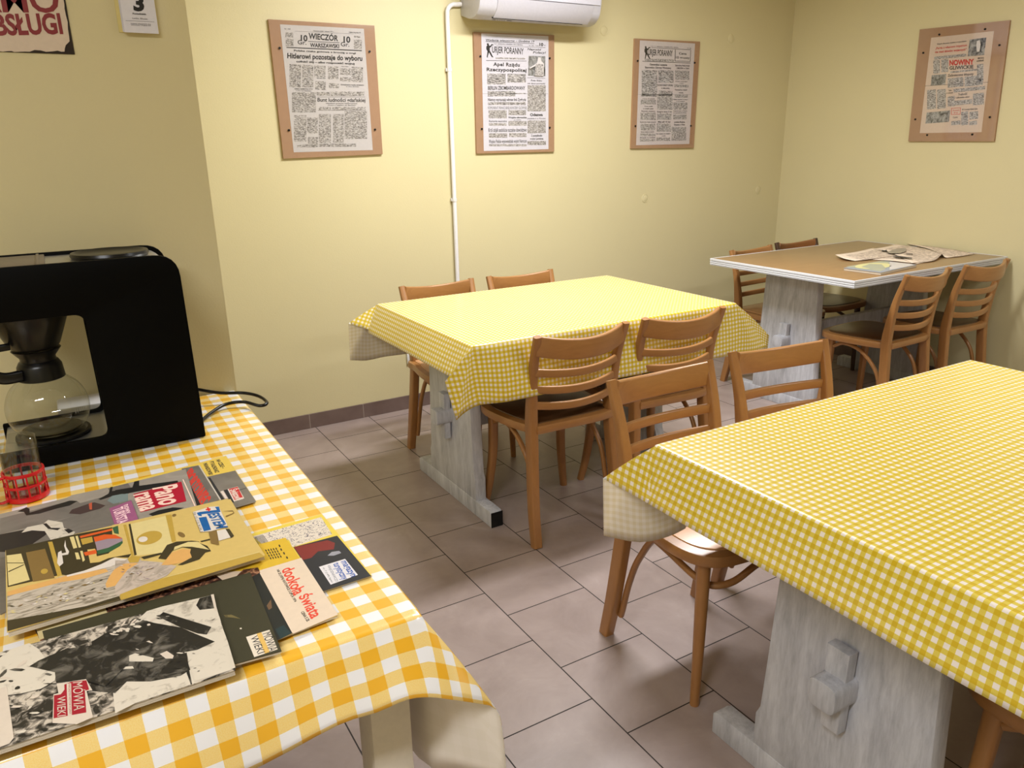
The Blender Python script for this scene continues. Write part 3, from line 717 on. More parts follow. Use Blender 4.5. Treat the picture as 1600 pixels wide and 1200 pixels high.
n3 = [(k3, [('p', man3, 0), (T, 'URJER PORANNY', 370, 345, 880, 372, 122, dict(b=.02)), (T, 'R. 63 – I – II   WARSZAWA, 17 WRZEŚNIA 1939 R.  NIEDZIELA', 425, 172, 1000, 200, 18), (T, 'Nr. 256', 1185, 212, 1268, 216, 18), ('p', [(440, 190), (1265, 232), (1265, 242), (440, 198)], 0),
     ('p', [(930, 232), (942, 232), (935, 470), (923, 470)], 0), ('p', [(1252, 250), (1262, 250), (1250, 482), (1240, 482)], 0), ('p', [(925, 465), (1248, 478), (1248, 487), (925, 474)], 0), (T, 'Cena', 1012, 335, 1170, 342, 46, dict(b=.02)), (T, '10 groszy', 945, 418, 1235, 428, 46, dict(b=.02)),
     ('p', [(248, 472), (1250, 508), (1250, 518), (248, 482)], 0), (CO, 300, 420, 900, 470, 1), (T, 'Generalissi ostatnie', 403, 560, 765, 572, 40, dict(b=.03)), (T, 'Stanowisko Obrony Warszawy', 303, 622, 850, 634, 38, dict(b=.03)),
     (CO, 235, 655, 560, 1190, 2), (CO, 580, 660, 900, 920, 2), (T, 'NOWE PUNKTY OPORU', 565, 990, 888, 996, 34, dict(b=.03)), (T, 'w całej stolicy', 640, 1048, 820, 1052, 30, dict(b=.03)), (CO, 590, 1085, 880, 1190), (T, 'Samoloty lecą nocą', 935, 580, 1228, 584, 36, dict(b=.02)), (T, 'OBRONA w Gdyni', 958, 636, 1225, 640, 34, dict(b=.02)),
     (CO, 925, 665, 1225, 860), (T, 'Wojsko nacierające', 932, 905, 1190, 908, 20, dict(b=.02)), (T, 'u bram', 1015, 940, 1110, 942, 18), (CO, 915, 960, 1210, 1015), (T, 'Powstańcy wokół', 930, 1085, 1180, 1088, 32, dict(b=.02)), (T, 'miasta', 1010, 1142, 1100, 1144, 28, dict(b=.02))]),
     (k3b, [(CO, 215, 85, 535, 145, 2), (T, 'a bron. W terenie', 245, 194, 495, 194, 18, dict(b=.03)), (CO, 210, 205, 520, 300), (T, 'Trwa walka', 285, 352, 455, 352, 22, dict(b=.03)), (T, 'o wielki szlak', 262, 400, 475, 400, 24, dict(b=.03)), (T, 'Generalni uczestnicy', 220, 448, 508, 450, 22, dict(b=.03)),
     (CO, 205, 470, 520, 620), (T, 'Rozmowy miast nocnych', 198, 672, 520, 672, 24, dict(b=.03)), (CO, 205, 695, 510, 830), (T, 'Straty wojenne nocą B.', 212, 872, 485, 870, 22, dict(b=.03)), (CO, 200, 895, 510, 950), (T, 'Zmarły w wojnie', 190, 990, 508, 986, 22, dict(b=.03)), (CO, 190, 1005, 505, 1055),
     (CO, 545, 90, 860, 410), (T, 'Zaciąg do obrony 15 dni', 540, 464, 840, 464, 28, dict(b=.03)), (CO, 545, 485, 835, 615), (T, 'Mija już 10 dni', 560, 672, 815, 672, 30, dict(b=.03)), (CO, 535, 690, 825, 860), (T, 'Na wojnie od wieków', 525, 912, 820, 908, 24, dict(b=.03)), (T, 'w radio', 635, 952, 718, 950, 20, dict(b=.03)), (CO, 530, 975, 810, 1045),
     (CO, 905, 100, 1170, 165), (T, 'Pożary domów w nocy i', 870, 210, 1170, 212, 20, dict(b=.03)), (T, 'w dni następne', 935, 246, 1105, 246, 18), (CO, 875, 265, 1160, 410), (T, 'Czasowo jest w Polsce', 870, 446, 1155, 444, 20, dict(b=.03)), (T, 'do tymczasowej władzy', 875, 484, 1145, 480, 18, dict(b=.03)), (CO, 870, 510, 1145, 605), (T, 'Lotnisko Moskwa', 890, 678, 1112, 676, 32, dict(b=.03)), (T, 'Okupacja w Wilnie', 888, 730, 1112, 728, 30, dict(b=.03)), (CO, 840, 760, 1135, 1040), ('p', [(130, 96), (1250, 100), (1250, 103), (130, 99)], 3)])]
poster('newspaper front page with boxed notice in its corner, on hardboard, nearest the room corner', PB, ((992, 60), (1094, 65), (1084, 231), (986, 232)), ((1000, 63), (1086, 68), (1077, 225), (994, 227)), n3, ((996.5, 95), (1085.5, 98), (993, 197), (1079.5, 196.5)), {'paper': flat((204, 194, 192), .7)})
k4 = (1400, 20, 5.455, -.1)
n4 = [(k4, [(T, 'NOWINY', 455, 448, 665, 438, 42, dict(b=.05, m=4)), (T, 'GLIWICKIE', 455, 485, 660, 474, 28, dict(b=.03)), (T, 'Wszystko dla sprawy socjalizmu w województwie', 348, 272, 600, 246, 10), (T, '„Partia z własnego imperium', 335, 312, 605, 284, 18, dict(m=4)), (T, 'nie rzuci słowów wojennych”', 332, 344, 602, 320, 18, dict(m=4, b=.03)),
     (CO, 325, 375, 600, 400), (CO, 318, 405, 375, 520), (CO, 385, 400, 445, 510), ('p', [(628, 228), (770, 210), (752, 360), (610, 372)], 5), ('p', [(690, 240), (715, 232), (722, 270), (712, 330), (690, 332), (683, 275)], 6, .0095), (T, 'MIKOŁAJ', 697, 395, 748, 390, 14), (T, 'KOPERNIK', 688, 420, 750, 412, 14),
     ('p', [(305, 532), (430, 520), (420, 610), (295, 622)], 5), (T, 'Zaśmiecone kłopoty', 440, 545, 662, 530, 20, dict(s=.1)), (CO, 460, 500, 700, 515), (CO, 440, 560, 575, 640), (CO, 585, 545, 740, 630), (CO, 690, 440, 745, 590), (CO, 265, 660, 340, 825), (CO, 350, 655, 425, 820), (T, 'Tylko', 445, 668, 475, 666, 12), (T, 'w sobotę', 428, 690, 485, 686, 12),
     (T, 'Trafność', 530, 706, 608, 698, 18, dict(s=.2)), (T, 'i człowieka ubiór', 505, 730, 628, 722, 14, dict(s=.2)), (CO, 490, 650, 760, 680), (CO, 440, 715, 500, 800), (CO, 500, 750, 650, 790), (CO, 655, 690, 750, 790), ('p', [(262, 850), (462, 832), (452, 930), (250, 945)], 5),
     ('p', [(470, 812), (552, 808), (548, 812), (472, 816)], 4), ('p', [(470, 865), (548, 862), (548, 866), (470, 869)], 4), ('p', [(472, 812), (476, 812), (472, 868), (468, 868)], 4), ('p', [(548, 810), (552, 810), (548, 866), (544, 866)], 4), (T, 'Program', 485, 838, 540, 834, 10, dict(m=4)), (T, 'TV', 490, 858, 530, 856, 10, dict(m=4)),
     (T, 'W I rocznicę śmierci Jana', 562, 832, 695, 824, 14, dict(b=.02)), (CO, 555, 845, 615, 960), (CO, 625, 845, 700, 910), (T, 'Czytaj', 485, 898, 525, 894, 12), (CO, 470, 925, 550, 960), (CO, 625, 925, 690, 960), ('p', [(245, 622), (790, 590), (790, 593), (245, 625)], 3)])]
poster('newspaper with red masthead on hardboard, hung alone on the right wall', PR, ((1437, 46), (1578, 31.5), (1553, 221), (1419, 221)), ((1455, 59), (1553, 48.5), (1533.5, 206.5), (1437, 208)), n4, ((1467.5, 54), (1539, 45.5), (1442.5, 82.5), (1561.5, 70.5), (1430, 186.5), (1546.5, 183), (1448.5, 211), (1519, 210)), {'paper': flat((212, 190, 172), .7)})

# red lettered sign on the partition
W = lambda x, y, d=0: aty(x, y, YP-d)
p0 = W(-130, 82, .003); 
t = thing('wall_sign', 'cream sign with dark red lettering and torn black border, at top left', 'sign', (-1.1, YP, 1.655))
xr, zb = W(117, 85, .004).x, W(117, 85, .004).z
b = BM(); box(b, -1.36, xr, YP-.0035, YP-.0002, zb, zb+.40, bev=.0008); obj('backing', b, flat((34, 24, 24), .4), t, world=True)
q13 = lambda x, y, d=.0042: W(x/13.333, y/13.333, d)
edge = [(0, 1068), (60, 1075), (150, 1066), (240, 1062), (300, 1085), (420, 1078), (520, 1075), (620, 1078), (720, 1040), (850, 1050), (960, 1080), (1100, 1070), (1200, 1055), (1280, 1078), (1345, 1075), (1350, 1010), (1370, 940), (1450, 860), (1440, 760), (1415, 600), (1410, 460), (1375, 330), (1345, 180), (1340, 80), (1325, 0), (1318, -120), (1300, -300), (1290, -600), (1280, -1500)]
b = BM(); poly(b, [q13(x, y) for x, y in edge] + [Vector((-1.33, YP-.0042, q13(1280, -1500).z)), Vector((-1.35, YP-.0042, q13(0, 1068).z))])
obj('paper', b, flat((208, 190, 172), .6), t, world=True, smooth=False)
b = BM(); R5 = .0048
text(b, 'OBSŁUGI', q13(-470, 735, R5), q13(1318, 690, R5), q13(-560, 315, R5), bold=.035)
text(b, 'SAMO', q13(-900, 232, R5), q13(1258, 252, R5), q13(-1010, -300, R5), bold=.022)
obj('lettering', b, flat((126, 26, 32), .5), t, world=True, smooth=False)
# tear-off calendar
t = thing('wall_calendar', 'white tear-off day calendar showing a big black 3, beside the sign', 'calendar', (-.767, YP, 1.71))
b = BM(); box(b, -.816, -.724, YP-.003, YP-.0002, 1.712, 1.90, bev=.001); obj('backing', b, flat((212, 196, 128), .6), t, world=True)
x0c, x1c, zc = W(193, 48, .02).x, W(249, 53, .02).x, W(249, 53, .02).z
b = BM()
for i in range(6): box(b, x0c+.0005*i, x1c-.0002*i, YP-.0045-.0026*(i+1), YP-.0045-.0026*i, zc+.0006*(5-i), 1.86)
obj('pages', b, flat((214, 212, 222), .7), t, world=True, smooth=False)
b = BM(); d = .0206; g = lambda x, y: W(x/4, y/4, d)
text(b, '3', g(835, 62), g(903, 66), g(829, -28), bold=.05); text(b, 'Poniedziałek', g(830, 90), g(915, 94), g(829, 79), bold=.02); text(b, 'Lucka, Eliusza', g(828, 118), g(922, 123), g(827, 108))
poly(b, [g(785, 128), g(965, 136), g(965, 137.5), g(785, 129.5)]); text(b, 'Imieniny solenizantów dnia', g(818, 150), g(943, 155), g(817, 142)); text(b, 'wschód słońca 7.20 zachód 16.05', g(820, 159), g(943, 164), g(819, 151))
obj('print', b, M_INK, t, world=True, smooth=False)

# air conditioner
AX0, AX1 = .962, 1.706
t = thing('air_conditioner', 'white wall-mounted split air conditioner cut off by the top of the picture', 'air conditioner', ((AX0+AX1)/2, YB, 2.03))
prof = [(YB-.001, 2.066), (YB-.10, 2.036), (YB-.165, 2.044), (YB-.205, 2.075), (YB-.222, 2.14), (YB-.218, 2.27), (YB-.19, 2.315), (YB-.001, 2.325)]
b = BM(); prism(b, rpoly(prof, [0, .03, .02, .02, .02, .02, .03, 0], 4), AX0, AX1, bev=.008, plane='YZ'); obj('casing', b, flat((188, 186, 194), .3), t, world=True)
fl = [(YB-.166, 2.041), (YB-.208, 2.074), (YB-.226, 2.125), (YB-.221, 2.127), (YB-.203, 2.078), (YB-.163, 2.046)]
b = BM(); prism(b, fl, AX0+.10, AX1-.055, plane='YZ', bev=.0015); obj('air_flap', b, flat((192, 190, 200), .25), t, world=True)
b = BM(); prism(b, [(YB-.160, 2.0405), (YB-.1665, 2.0385), (YB-.1665, 2.043), (YB-.160, 2.045)], AX0+.095, AX1-.09, plane='YZ'); obj('slot', b, M_BLACKM, t, world=True)
b = BM(); prism(b, [(YB-.2245, 2.130), (YB-.2265, 2.30), (YB-.218, 2.30), (YB-.216, 2.130)], AX0+.012, AX1-.012, plane='YZ', bev=.002); obj('front_panel', b, flat((200, 198, 208), .25), t, world=True)
b = BM()
for i, (a0, a1) in enumerate(((.11, .135), (.142, .15), (.155, .163), (.168, .176), (.181, .189), (.2, .23))):
    y0_, y1_ = YB-.128, YB-.138
    poly(b, [(AX0+a0, y0_, 2.0385), (AX0+a1, y0_, 2.0385), (AX0+a1-.004, y1_, 2.0392), (AX0+a0+(.010 if i == 0 else 0), y1_, 2.0392)])
for v in b.verts: v.co.z -= .0012
obj('marking', b, M_INK2, t, world=True, smooth=False)

# conduit pipe with clips
t = thing('conduit_pipe', 'white plastic pipe running down the back wall from the air conditioner', 'pipe', (.878, YB, .30))
px, py_ = .878, YB-.016
path = [(.960, YB-.016, 2.118), (.935, py_, 2.115)] ; path += [(.878+.045*(1-math.sin(a)), py_, 2.07+.045*math.cos(a)) for a in (0.15, .5, .9, 1.3)]
path += [(px, py_, 2.05), (px, py_, 1.8), (px, py_, 1.4), (px, py_, 1.0), (px, py_, .6), (px, py_, .30)]
b = BM(); sweep(b, [Vector(p) for p in path], circ(.0115, 14), (0, 1, 0)); obj('tube', b, flat((226, 224, 226), .35), t, world=True)
for z in (1.803, 1.145, .5):
    b = BM(); cyl(b, (px, py_, z), .0145, .016, 16); box(b, px-.018, px+.006, YB-.016, YB-.0002, z-.008, z+.008, bev=.002); obj('clip', b, flat((218, 216, 216), .4), t, world=True)
# round filled-in covers on the wall
for (cx, cy), lb in zip(((1008, 310), (944, 48), (1185, 297), (1143, 60)), ('round wall-coloured cover disc on back wall, below the boxed newspaper', 'round wall-coloured cover disc on back wall, right of the air conditioner', 'faint round cover disc low on back wall near the room corner', 'faint round cover disc high on back wall near the room corner')):
    p = aty(cx, cy, YB); b = BM(); lathe(b, [(0, .0022), (.020, .0022), (.0225, .0008), (.0235, .0026), (.0262, .0026), (.0275, .0)], seg=36)
    bmesh.ops.rotate(b, verts=b.verts, cent=(0, 0, 0), matrix=Matrix.Rotation(PI/2, 3, 'X'))
    o = obj('junction_cover', b, M_WALL); o.location = (p.x, YB-.0002, p.z); props(o, lb, 'cover plate', 'round cover discs on the back wall')
# socket low on the back wall
t = thing('wall_socket', 'white socket plate low on the back wall behind the middle table', 'socket', (.585, YB, .27))
b = BM(); box(b, .548, .628, YB-.012, YB-.0002, .262, .342, bev=.004); obj('plate', b, M_WHITE, t, world=True)
b = BM(); lathe(b, [(0, -.004), (.017, -.004), (.018, .001), (.021, .001), (.021, 0)], seg=28); bmesh.ops.rotate(b, verts=b.verts, cent=(0, 0, 0), matrix=Matrix.Rotation(PI/2, 3, 'X')); bmesh.ops.translate(b, verts=b.verts, vec=(.588, YB-.0125, .302)); obj('insert', b, flat((200, 200, 198), .5), t, world=True)

# ------------------------------------------------------------------ coffee maker
TZ = .7618
FY, BY, MR, ML = -1.731, -1.492, -.801, -1.222
def cshape(e, zt):
    o = [(ML+e, TZ+e*.3), (MR-e, TZ+e*.3), (MR-e-.004, zt-e), (ML+e, zt-e), (ML+e, 1.094+e), (-1.012+e, 1.094+e), (-1.007+e, .808-e), (ML+e, .808-e)]
    return rpoly(o, [.008, .004, .052, .02, .004, .022, .02, .004], 6)
t = thing('coffee_maker', 'black filter coffee maker with steel hot plate, at left against the partition wall', 'coffee maker', ((MR+ML)/2, (FY+BY)/2, TZ))
b = BM(); prism(b, cshape(0, 1.208), FY, FY+.012, bev=.002, plane='XZ'); obj('side_panel', b, M_BLACKM, t, world=True)
b = BM(); prism(b, cshape(0, 1.208), BY-.012, BY, bev=.002, plane='XZ'); obj('side_panel', b, M_BLACKM, t, world=True)
b = BM(); prism(b, cshape(.008, 1.208), FY+.012, BY-.012, plane='XZ'); obj('body', b, M_STEEL, t, world=True, label='brushed steel body')
b = BM(); lathe(b, [(0, .004), (.066, .004), (.074, .009), (.081, .008), (.083, .002), (.080, -.004), (0, -.004)], (-.934, -1.612, 1.2045), 48); obj('warming_plate', b, M_BLACK, t, world=True)
b = BM(); lathe(b, [(0, .003), (.066, .003), (.071, .007), (.077, .006), (.078, 0), (.07, -.003), (0, -.003)], (-1.116, -1.625, .8035), 48); obj('hot_plate', b, M_BLACK, t, world=True)
b = BM(); box(b, ML+.012, -1.066, FY+.016, BY-.016, 1.198, 1.2055, bev=.002); box(b, -1.083, -1.0765, FY+.016, BY-.016, 1.2045, 1.2075, bev=.001); obj('lid', b, flat((96, 84, 70), .35), t, world=True, label='grey-brown tank lid')
b = BM(); lathe(b, [(0, 1.012-TZ), (.046, 1.012-TZ), (.052, 1.020-TZ), (.076, 1.080-TZ), (.078, 1.104-TZ), (0, 1.104-TZ)], (-1.118, -1.625, TZ), 40)
fb = obj('filter_basket', b, M_BLACK, t, world=True)
b = BM(); sweep(b, spline([(-1.165, -1.66, 1.028), (-1.21, -1.69, 1.032), (-1.25, -1.71, 1.038)], 6), rrect(.016, .010, .004), (0, 0, 1)); h = obj('handle', b, M_BLACK, fb); h.data.transform(Matrix.Translation(-Vector(t.location)))
# cord
b = BM(); zc0 = .7685
cp = [at(296, 606, .80), at(312, 609, .80), at(345, 614, .790), at(380, 614, .783), at(404, 619, .778), at(417, 629, .774), at(406, 634, .772), at(380, 628, .774), at(352, 632, .773), at(330, 645, .7695), at(318, 655, .7675), at(304, 668, .7675)]
sweep(b, spline(cp, 8), circ(.0046, 10), (0, 0, 1)); obj('power_cord', b, M_BLACK, t, world=True)
cp = [at(296, 640, .7675), at(318, 641, .7665), at(345, 631, .7665), at(370, 622, .7665), at(392, 616, .7668)]
# carafe
t = thing('coffee_pot', 'round clear glass coffee pot with black collar standing on the hot plate', 'coffee pot', (-1.117, -1.625, .8105), 0)
CZ = .8108
prof = [(0, 0), (.052, 0), (.066, .006), (.080, .028), (.0855, .055), (.082, .082), (.070, .108), (.052, .126), (.044, .133)]
pr = [(v.x, v.z) for v in spline([(r_, 0, z_) for r_, z_ in prof[1:]], 4)]
b = BM(); lathe(b, [(0, 0)]+pr, (-1.117, -1.625, CZ), 56); obj('bowl', b, M_GLASS, t, world=True)
b = BM(); lathe(b, [(.0, .0012), (.050, .0012), (.060, .006), (.062, .009), (0, .009)], (-1.117, -1.625, CZ), 40); obj('coffee_dregs', b, glass('dark_residue', (.30, .27, .22, 1)), t, world=True)
b = BM(); lathe(b, [(.0445, .128), (.048, .130), (.0455, .160), (.040, .170), (.036, .172), (.036, .180), (.050, .198), (.047, .199), (.0, .186)], (-1.117, -1.625, CZ), 40); cl = obj('collar', b, M_BLACK, t, world=True)
b = BM(); sweep(b, spline([(-1.155, -1.655, .958), (-1.185, -1.675, .962), (-1.215, -1.695, .980), (-1.24, -1.71, .984), (-1.262, -1.725, .95)], 7), rrect(.026, .014, .005), (0, 0, 1)); obj('handle', b, M_BLACK, t, world=True)
b = BM()
for i in range(8):
    a = math.radians(-52+i*4.2); r_ = .0858; x = -1.117+r_*math.cos(a); y = -1.625+r_*math.sin(a); dx, dy = -math.sin(a), math.cos(a)
    z0_ = CZ+.052
    poly(b, [(x, y, z0_), (x+dx*.0008, y+dy*.0008, z0_), (x+dx*.0008, y+dy*.0008, z0_+.008), (x, y, z0_+.008)])
obj('scale_marks', b, M_WHITE, t, world=True, smooth=False)
# white folded napkin behind the machine, seen through its opening
o = obj('napkin', bx(-.085, .085, -.05, .05, 0, .055, bev=.006), flat((214, 212, 214), .7)); o.location = (-1.02, -1.428, ZL+.0018)
props(o, 'white paper packet lying behind the coffee maker, seen through its opening', 'paper packet')

# tea glass in red holder
GX, GY = -1.174, -1.884
t = thing('glass_holder', 'red plastic lattice holder with handle at left edge of the gingham table', 'glass holder', (GX, GY, TZ))
b = BM(); R_ = .0365
for z, hh in ((.005, .010), (.031, .0045), (.056, .006)):
    rr = R_+.0006*(2-z*30) 
    lathe(b, [(rr-.0022, z-hh/2), (rr+.0012, z-hh/2), (rr+.0018, z), (rr+.0012, z+hh/2), (rr-.0022, z+hh/2), (rr-.0022, z-hh/2)], (GX, GY, TZ), 48)
lathe(b, [(0, .0), (R_+.001, .0), (R_+.001, .003), (0, .003)], (GX, GY, TZ), 48)
for i in range(12):
    a = 2*PI*i/12+.15; c, s_ = math.cos(a), math.sin(a); P = lambda z, rr: Vector((GX+rr*c, GY+rr*s_, TZ+z))
    sweep(b, [P(.004, R_+.001), P(.03, R_), P(.056, R_)], rrect(.0034, .0026, .001), (-s_, c, 0))
obj('lattice', b, flat((196, 18, 30), .25), t, world=True)
b = BM(); sweep(b, spline([(GX-.030, GY-.018, TZ+.056), (GX-.048, GY-.030, TZ+.054), (GX-.060, GY-.038, TZ+.040), (GX-.058, GY-.037, TZ+.020), (GX-.046, GY-.029, TZ+.007), (GX-.030, GY-.018, TZ+.006)], 7), rrect(.009, .004, .0015), (-.5, .85, 0)); obj('handle', b, flat((196, 18, 30), .25), t, world=True)
b = BM(); lathe(b, [(0, .0), (.030, .0), (.0325, .004), (.0335, .06), (.0345, .124), (.0335, .125), (.0322, .06), (.031, .007), (0, .006)], (0, 0, 0), 48)
o = obj('drinking_glass', b, M_GLASS); o.location = (GX, GY, TZ+.0035); props(o, 'clear straight tea glass standing inside the red lattice holder', 'glass')

# ------------------------------------------------------------------ magazines on the gingham table
M_PAGES = flat((204, 192, 174), .8)
def cov(rgb, rough=.42): return flat(rgb, rough, 0, .35)
def magazine(label, quad, zb, zt, base, arts, mats, cat='magazine'):
    """quad: pixel corners far-left, far-right, near-right, near-left on the top face; arts draw with g(px,py,layer)"""
    P = [at(x, y, zt) for x, y in quad]
    c = sum(P, Vector())/4
    t = thing('magazine', label, cat, (c.x, c.y, zb), 0, 'old magazines on the gingham table')
    def shrink(k, z): return [Vector((c.x+(p.x-c.x)*k, c.y+(p.y-c.y)*k, z)) for p in P]
    b = BM(); n = max(1, int(round((zt-zb)/.003)))
    for i in range(n):
        z0 = zb+(zt-.0009-zb)*i/n; z1 = zb+(zt-.0009-zb)*(i+1)/n - (.0003 if n > 1 else 0)
        k = .994-.004*((i*37) % 3)/2
        lo = [b.verts.new(p) for p in shrink(k, z0)]; hi = [b.verts.new(p) for p in shrink(k, z1)]
        b.faces.new(hi); b.faces.new(list(reversed(lo)))
        for j in range(4): b.faces.new((lo[j], lo[(j+1) % 4], hi[(j+1) % 4], hi[j]))
    bmesh.ops.recalc_face_normals(b, faces=b.faces[:]); obj('pages', b, M_PAGES, t, world=True, smooth=False)
    b = BM(); lo = [b.verts.new(p) for p in shrink(1, zt-.0009)]; hi = [b.verts.new(p) for p in shrink(1, zt)]
    b.faces.new(hi); b.faces.new(list(reversed(lo)))
    for j in range(4): b.faces.new((lo[j], lo[(j+1) % 4], hi[(j+1) % 4], hi[j]))
    bmesh.ops.recalc_face_normals(b, faces=b.faces[:]); cv = obj('cover', b, base, t, world=True, smooth=False)
    if arts:
        b = BM(); LAY[0] = 0
        def g(x, y, l=0): 
            q = at(x, y, zt); return Vector((q.x, q.y, zt+.00008+.00006*l+LAY[0]*.000009))
        arts(b, g)
        bmesh.ops.recalc_face_normals(b, faces=b.faces[:])
        for f in b.faces:
            if f.normal.z < 0: f.normal_flip()
        pr = obj('cover_print', b, mats, cv, smooth=False); pr.data.transform(Matrix.Translation(-Vector(t.location)))
    return t
LAY = [0]
def crop(sc, ox, oy, g): return lambda x, y, l=0: g(ox+x/sc, oy+y/sc, l)
def pl(b, G, pts, mi, l=0):
    LAY[0] += 1; poly(b, [G(x, y, l) for x, y in pts], mi)
def ell(b, G, cx, cy, ax, ay, bx_, by, mi, l=0, n=24):
    LAY[0] += 1; poly(b, [G(cx+ax*math.cos(2*PI*i/n)+bx_*math.sin(2*PI*i/n), cy+ay*math.cos(2*PI*i/n)+by*math.sin(2*PI*i/n), l) for i in range(n)], mi)
def tx(b, G, s, A, B, D, mi, l=1, **k):
    LAY[0] += 1; text(b, s, G(*A, l), G(*B, l), G(*D, l), mi=mi, **k)
M_BW = photo_mat('bw_rubble_photo', (40, 38, 34), (196, 184, 168), 62, .42, .58, (120, 112, 102), .7)
M_BWD = photo_mat('bw_dark_photo', (32, 31, 29), (122, 116, 106), 40, .50, .74, None, .8)
M_BWL = photo_mat('bw_light_photo', (150, 140, 126), (208, 198, 182), 44, .28, .46, None, .8)
M_GRY = photo_mat('grey_cover', (104, 98, 92), (128, 121, 113), 12, .3, .7)
M_GRYL = photo_mat('light_grey_cover', (142, 134, 124), (166, 156, 144), 14, .3, .7)
M_MIXC = photo_mat('colour_photo', (36, 28, 26), (188, 140, 104), 55, .4, .62, (96, 58, 46), 2)
M_SHIRT = photo_mat('painted_blouse', (150, 138, 124), (192, 176, 162), 26, .34, .56, None, 2, (1, 1, 1))
M_SHEET = photo_mat('painted_bedcover', (128, 118, 100), (190, 178, 162), 34, .36, .54, None, 2.4, (.6, 2, 1))
M_DSKY = photo_mat('dark_map_photo', (30, 26, 30), (70, 36, 34), 20, .5, .8)
M_SKETCH = photo_mat('line_drawing', (84, 76, 96), (222, 210, 196), 120, .40, .46, None, 2.5)
Z0 = ZL+.0012
# yellow-edged grey magazine at the back
def a7(b, g):
    G = crop(6.667, 180, 700, g)
    pl(b, G, [(955, 300), (1250, 235), (1470, 560), (1200, 640)], 0)
    for y, s in ((0, 'NA CZELE –'), (1, 'PT KALENDARZ'), (2, 'PARANDOWSKI')):
        ox = -60*y; tx(b, G, s, (1050+ox-8*y, 125+y*18), (1110+ox-6*y, 215+y*24+(y > 0)*20), (1090+ox-8*y, 118+y*18), 1, bold=.03)
    pl(b, G, [(1170, 430), (1275, 402), (1345, 525), (1235, 560)], 3, 1); pl(b, G, [(1183, 428), (1275, 405), (1330, 515), (1245, 545)], 2, 2)
    tx(b, G, 'Światowid', (1195, 438), (1262, 552), (1262, 420), 3, 3, bold=.03)
    pl(b, G, [(1130, 440), (1170, 430), (1240, 565), (1210, 575)], 1, 1); pl(b, G, [(1095, 455), (1125, 445), (1175, 525), (1145, 530)], 3, 1)
    pl(b, G, [(970, 312), (990, 308), (1140, 540), (1100, 548)], 1, 1); pl(b, G, [(1280, 440), (1365, 415), (1368, 420), (1282, 446)], 4, 1)
magazine('grey magazine with yellow strip and small red title box, farthest right of the magazines', ((66, 788), (353, 712), (400, 783), (95, 868)), Z0, Z0+.003, cov((222, 190, 84)), a7, [M_GRY, M_INK, cov((196, 42, 48)), cov((222, 206, 194)), cov((60, 58, 58))])
def a8(b, g):
    G = crop(6.667, 180, 700, g)
    pl(b, G, [(690, 215), (865, 180), (1090, 540), (880, 600)], 1, 0)
    tx(b, G, 'SPORTOWIEC', (700, 300), (905, 640), (790, 205), 0, 1, bold=.05)
    pl(b, G, [(868, 182), (880, 179), (1105, 540), (1090, 543)], 2, 1); pl(b, G, [(712, 305), (740, 300), (890, 590), (850, 605)], 3, 1)
magazine('grey magazine with large faded red title, between the grey and the striped-edge magazines', ((172, 762), (311, 727), (346, 800), (200, 842)), Z0+.0032, Z0+.006, M_GRYL, a8, [cov((204, 62, 50)), M_GRY, cov((196, 188, 176)), cov((44, 42, 42))])
def a6(b, g):
    G = crop(6.667, 180, 700, g); H = crop(8, 0, 700, g)
    pl(b, H, [(0, 880), (320, 800), (560, 740), (880, 660), (1130, 560), (1600, 440), (1640, 500), (1480, 700), (900, 860), (0, 1080)], 0, 0)
    pl(b, H, [(720, 680), (900, 590), (1340, 495), (1370, 540), (1330, 600), (1000, 690), (960, 660), (900, 655)], 1, 1)
    pl(b, H, [(1380, 490), (1410, 485), (1400, 540), (1600, 515), (1610, 570), (1440, 590), (1260, 650), (1230, 640), (1360, 570)], 2, 2)
    pl(b, H, [(220, 795), (330, 740), (370, 760), (370, 810), (600, 740), (870, 660), (970, 665), (870, 720), (700, 760), (500, 820), (330, 845), (300, 800)], 2, 2)
    pl(b, H, [(860, 820), (900, 770), (1100, 700), (1180, 680), (1320, 720), (1250, 760), (1000, 830)], 3, 2)
    pl(b, H, [(1110, 700), (1150, 680), (1150, 770), (1120, 770)], 4, 3); pl(b, H, [(1340, 660), (1400, 600), (1600, 560), (1600, 660), (1420, 700)], 5, 2)
    pl(b, G, [(0, 440), (180, 410), (200, 350), (250, 340), (250, 395), (650, 340), (660, 370), (300, 440), (100, 480), (0, 480)], 2, 2)
    pl(b, G, [(190, 480), (690, 350), (742, 555), (265, 672)], 6, 3)
    tx(b, G, 'Pano', (395, 420), (470, 605), (635, 375), 7, 4, bold=.03)
    tx(b, G, 'rama', (195, 490), (270, 665), (405, 440), 7, 4, bold=.03)
    pl(b, G, [(350, 690), (450, 650), (600, 620), (720, 625), (640, 650), (440, 700), (400, 715)], 2, 2)
    pl(b, G, [(700, 330), (712, 328), (838, 605), (826, 608)], 7, 3)
magazine('magazine with large red title block and red-and-white lettering, grey photo cover', ((-20, 808), (290, 733), (308, 792), (-10, 920)), Z0+.0062, Z0+.0092, M_GRYL, a6, [M_GRY, M_GRYL, cov((36, 34, 32)), cov((72, 56, 54)), cov((186, 86, 60)), cov((120, 134, 132)), cov((172, 30, 50)), cov((240, 206, 190))])
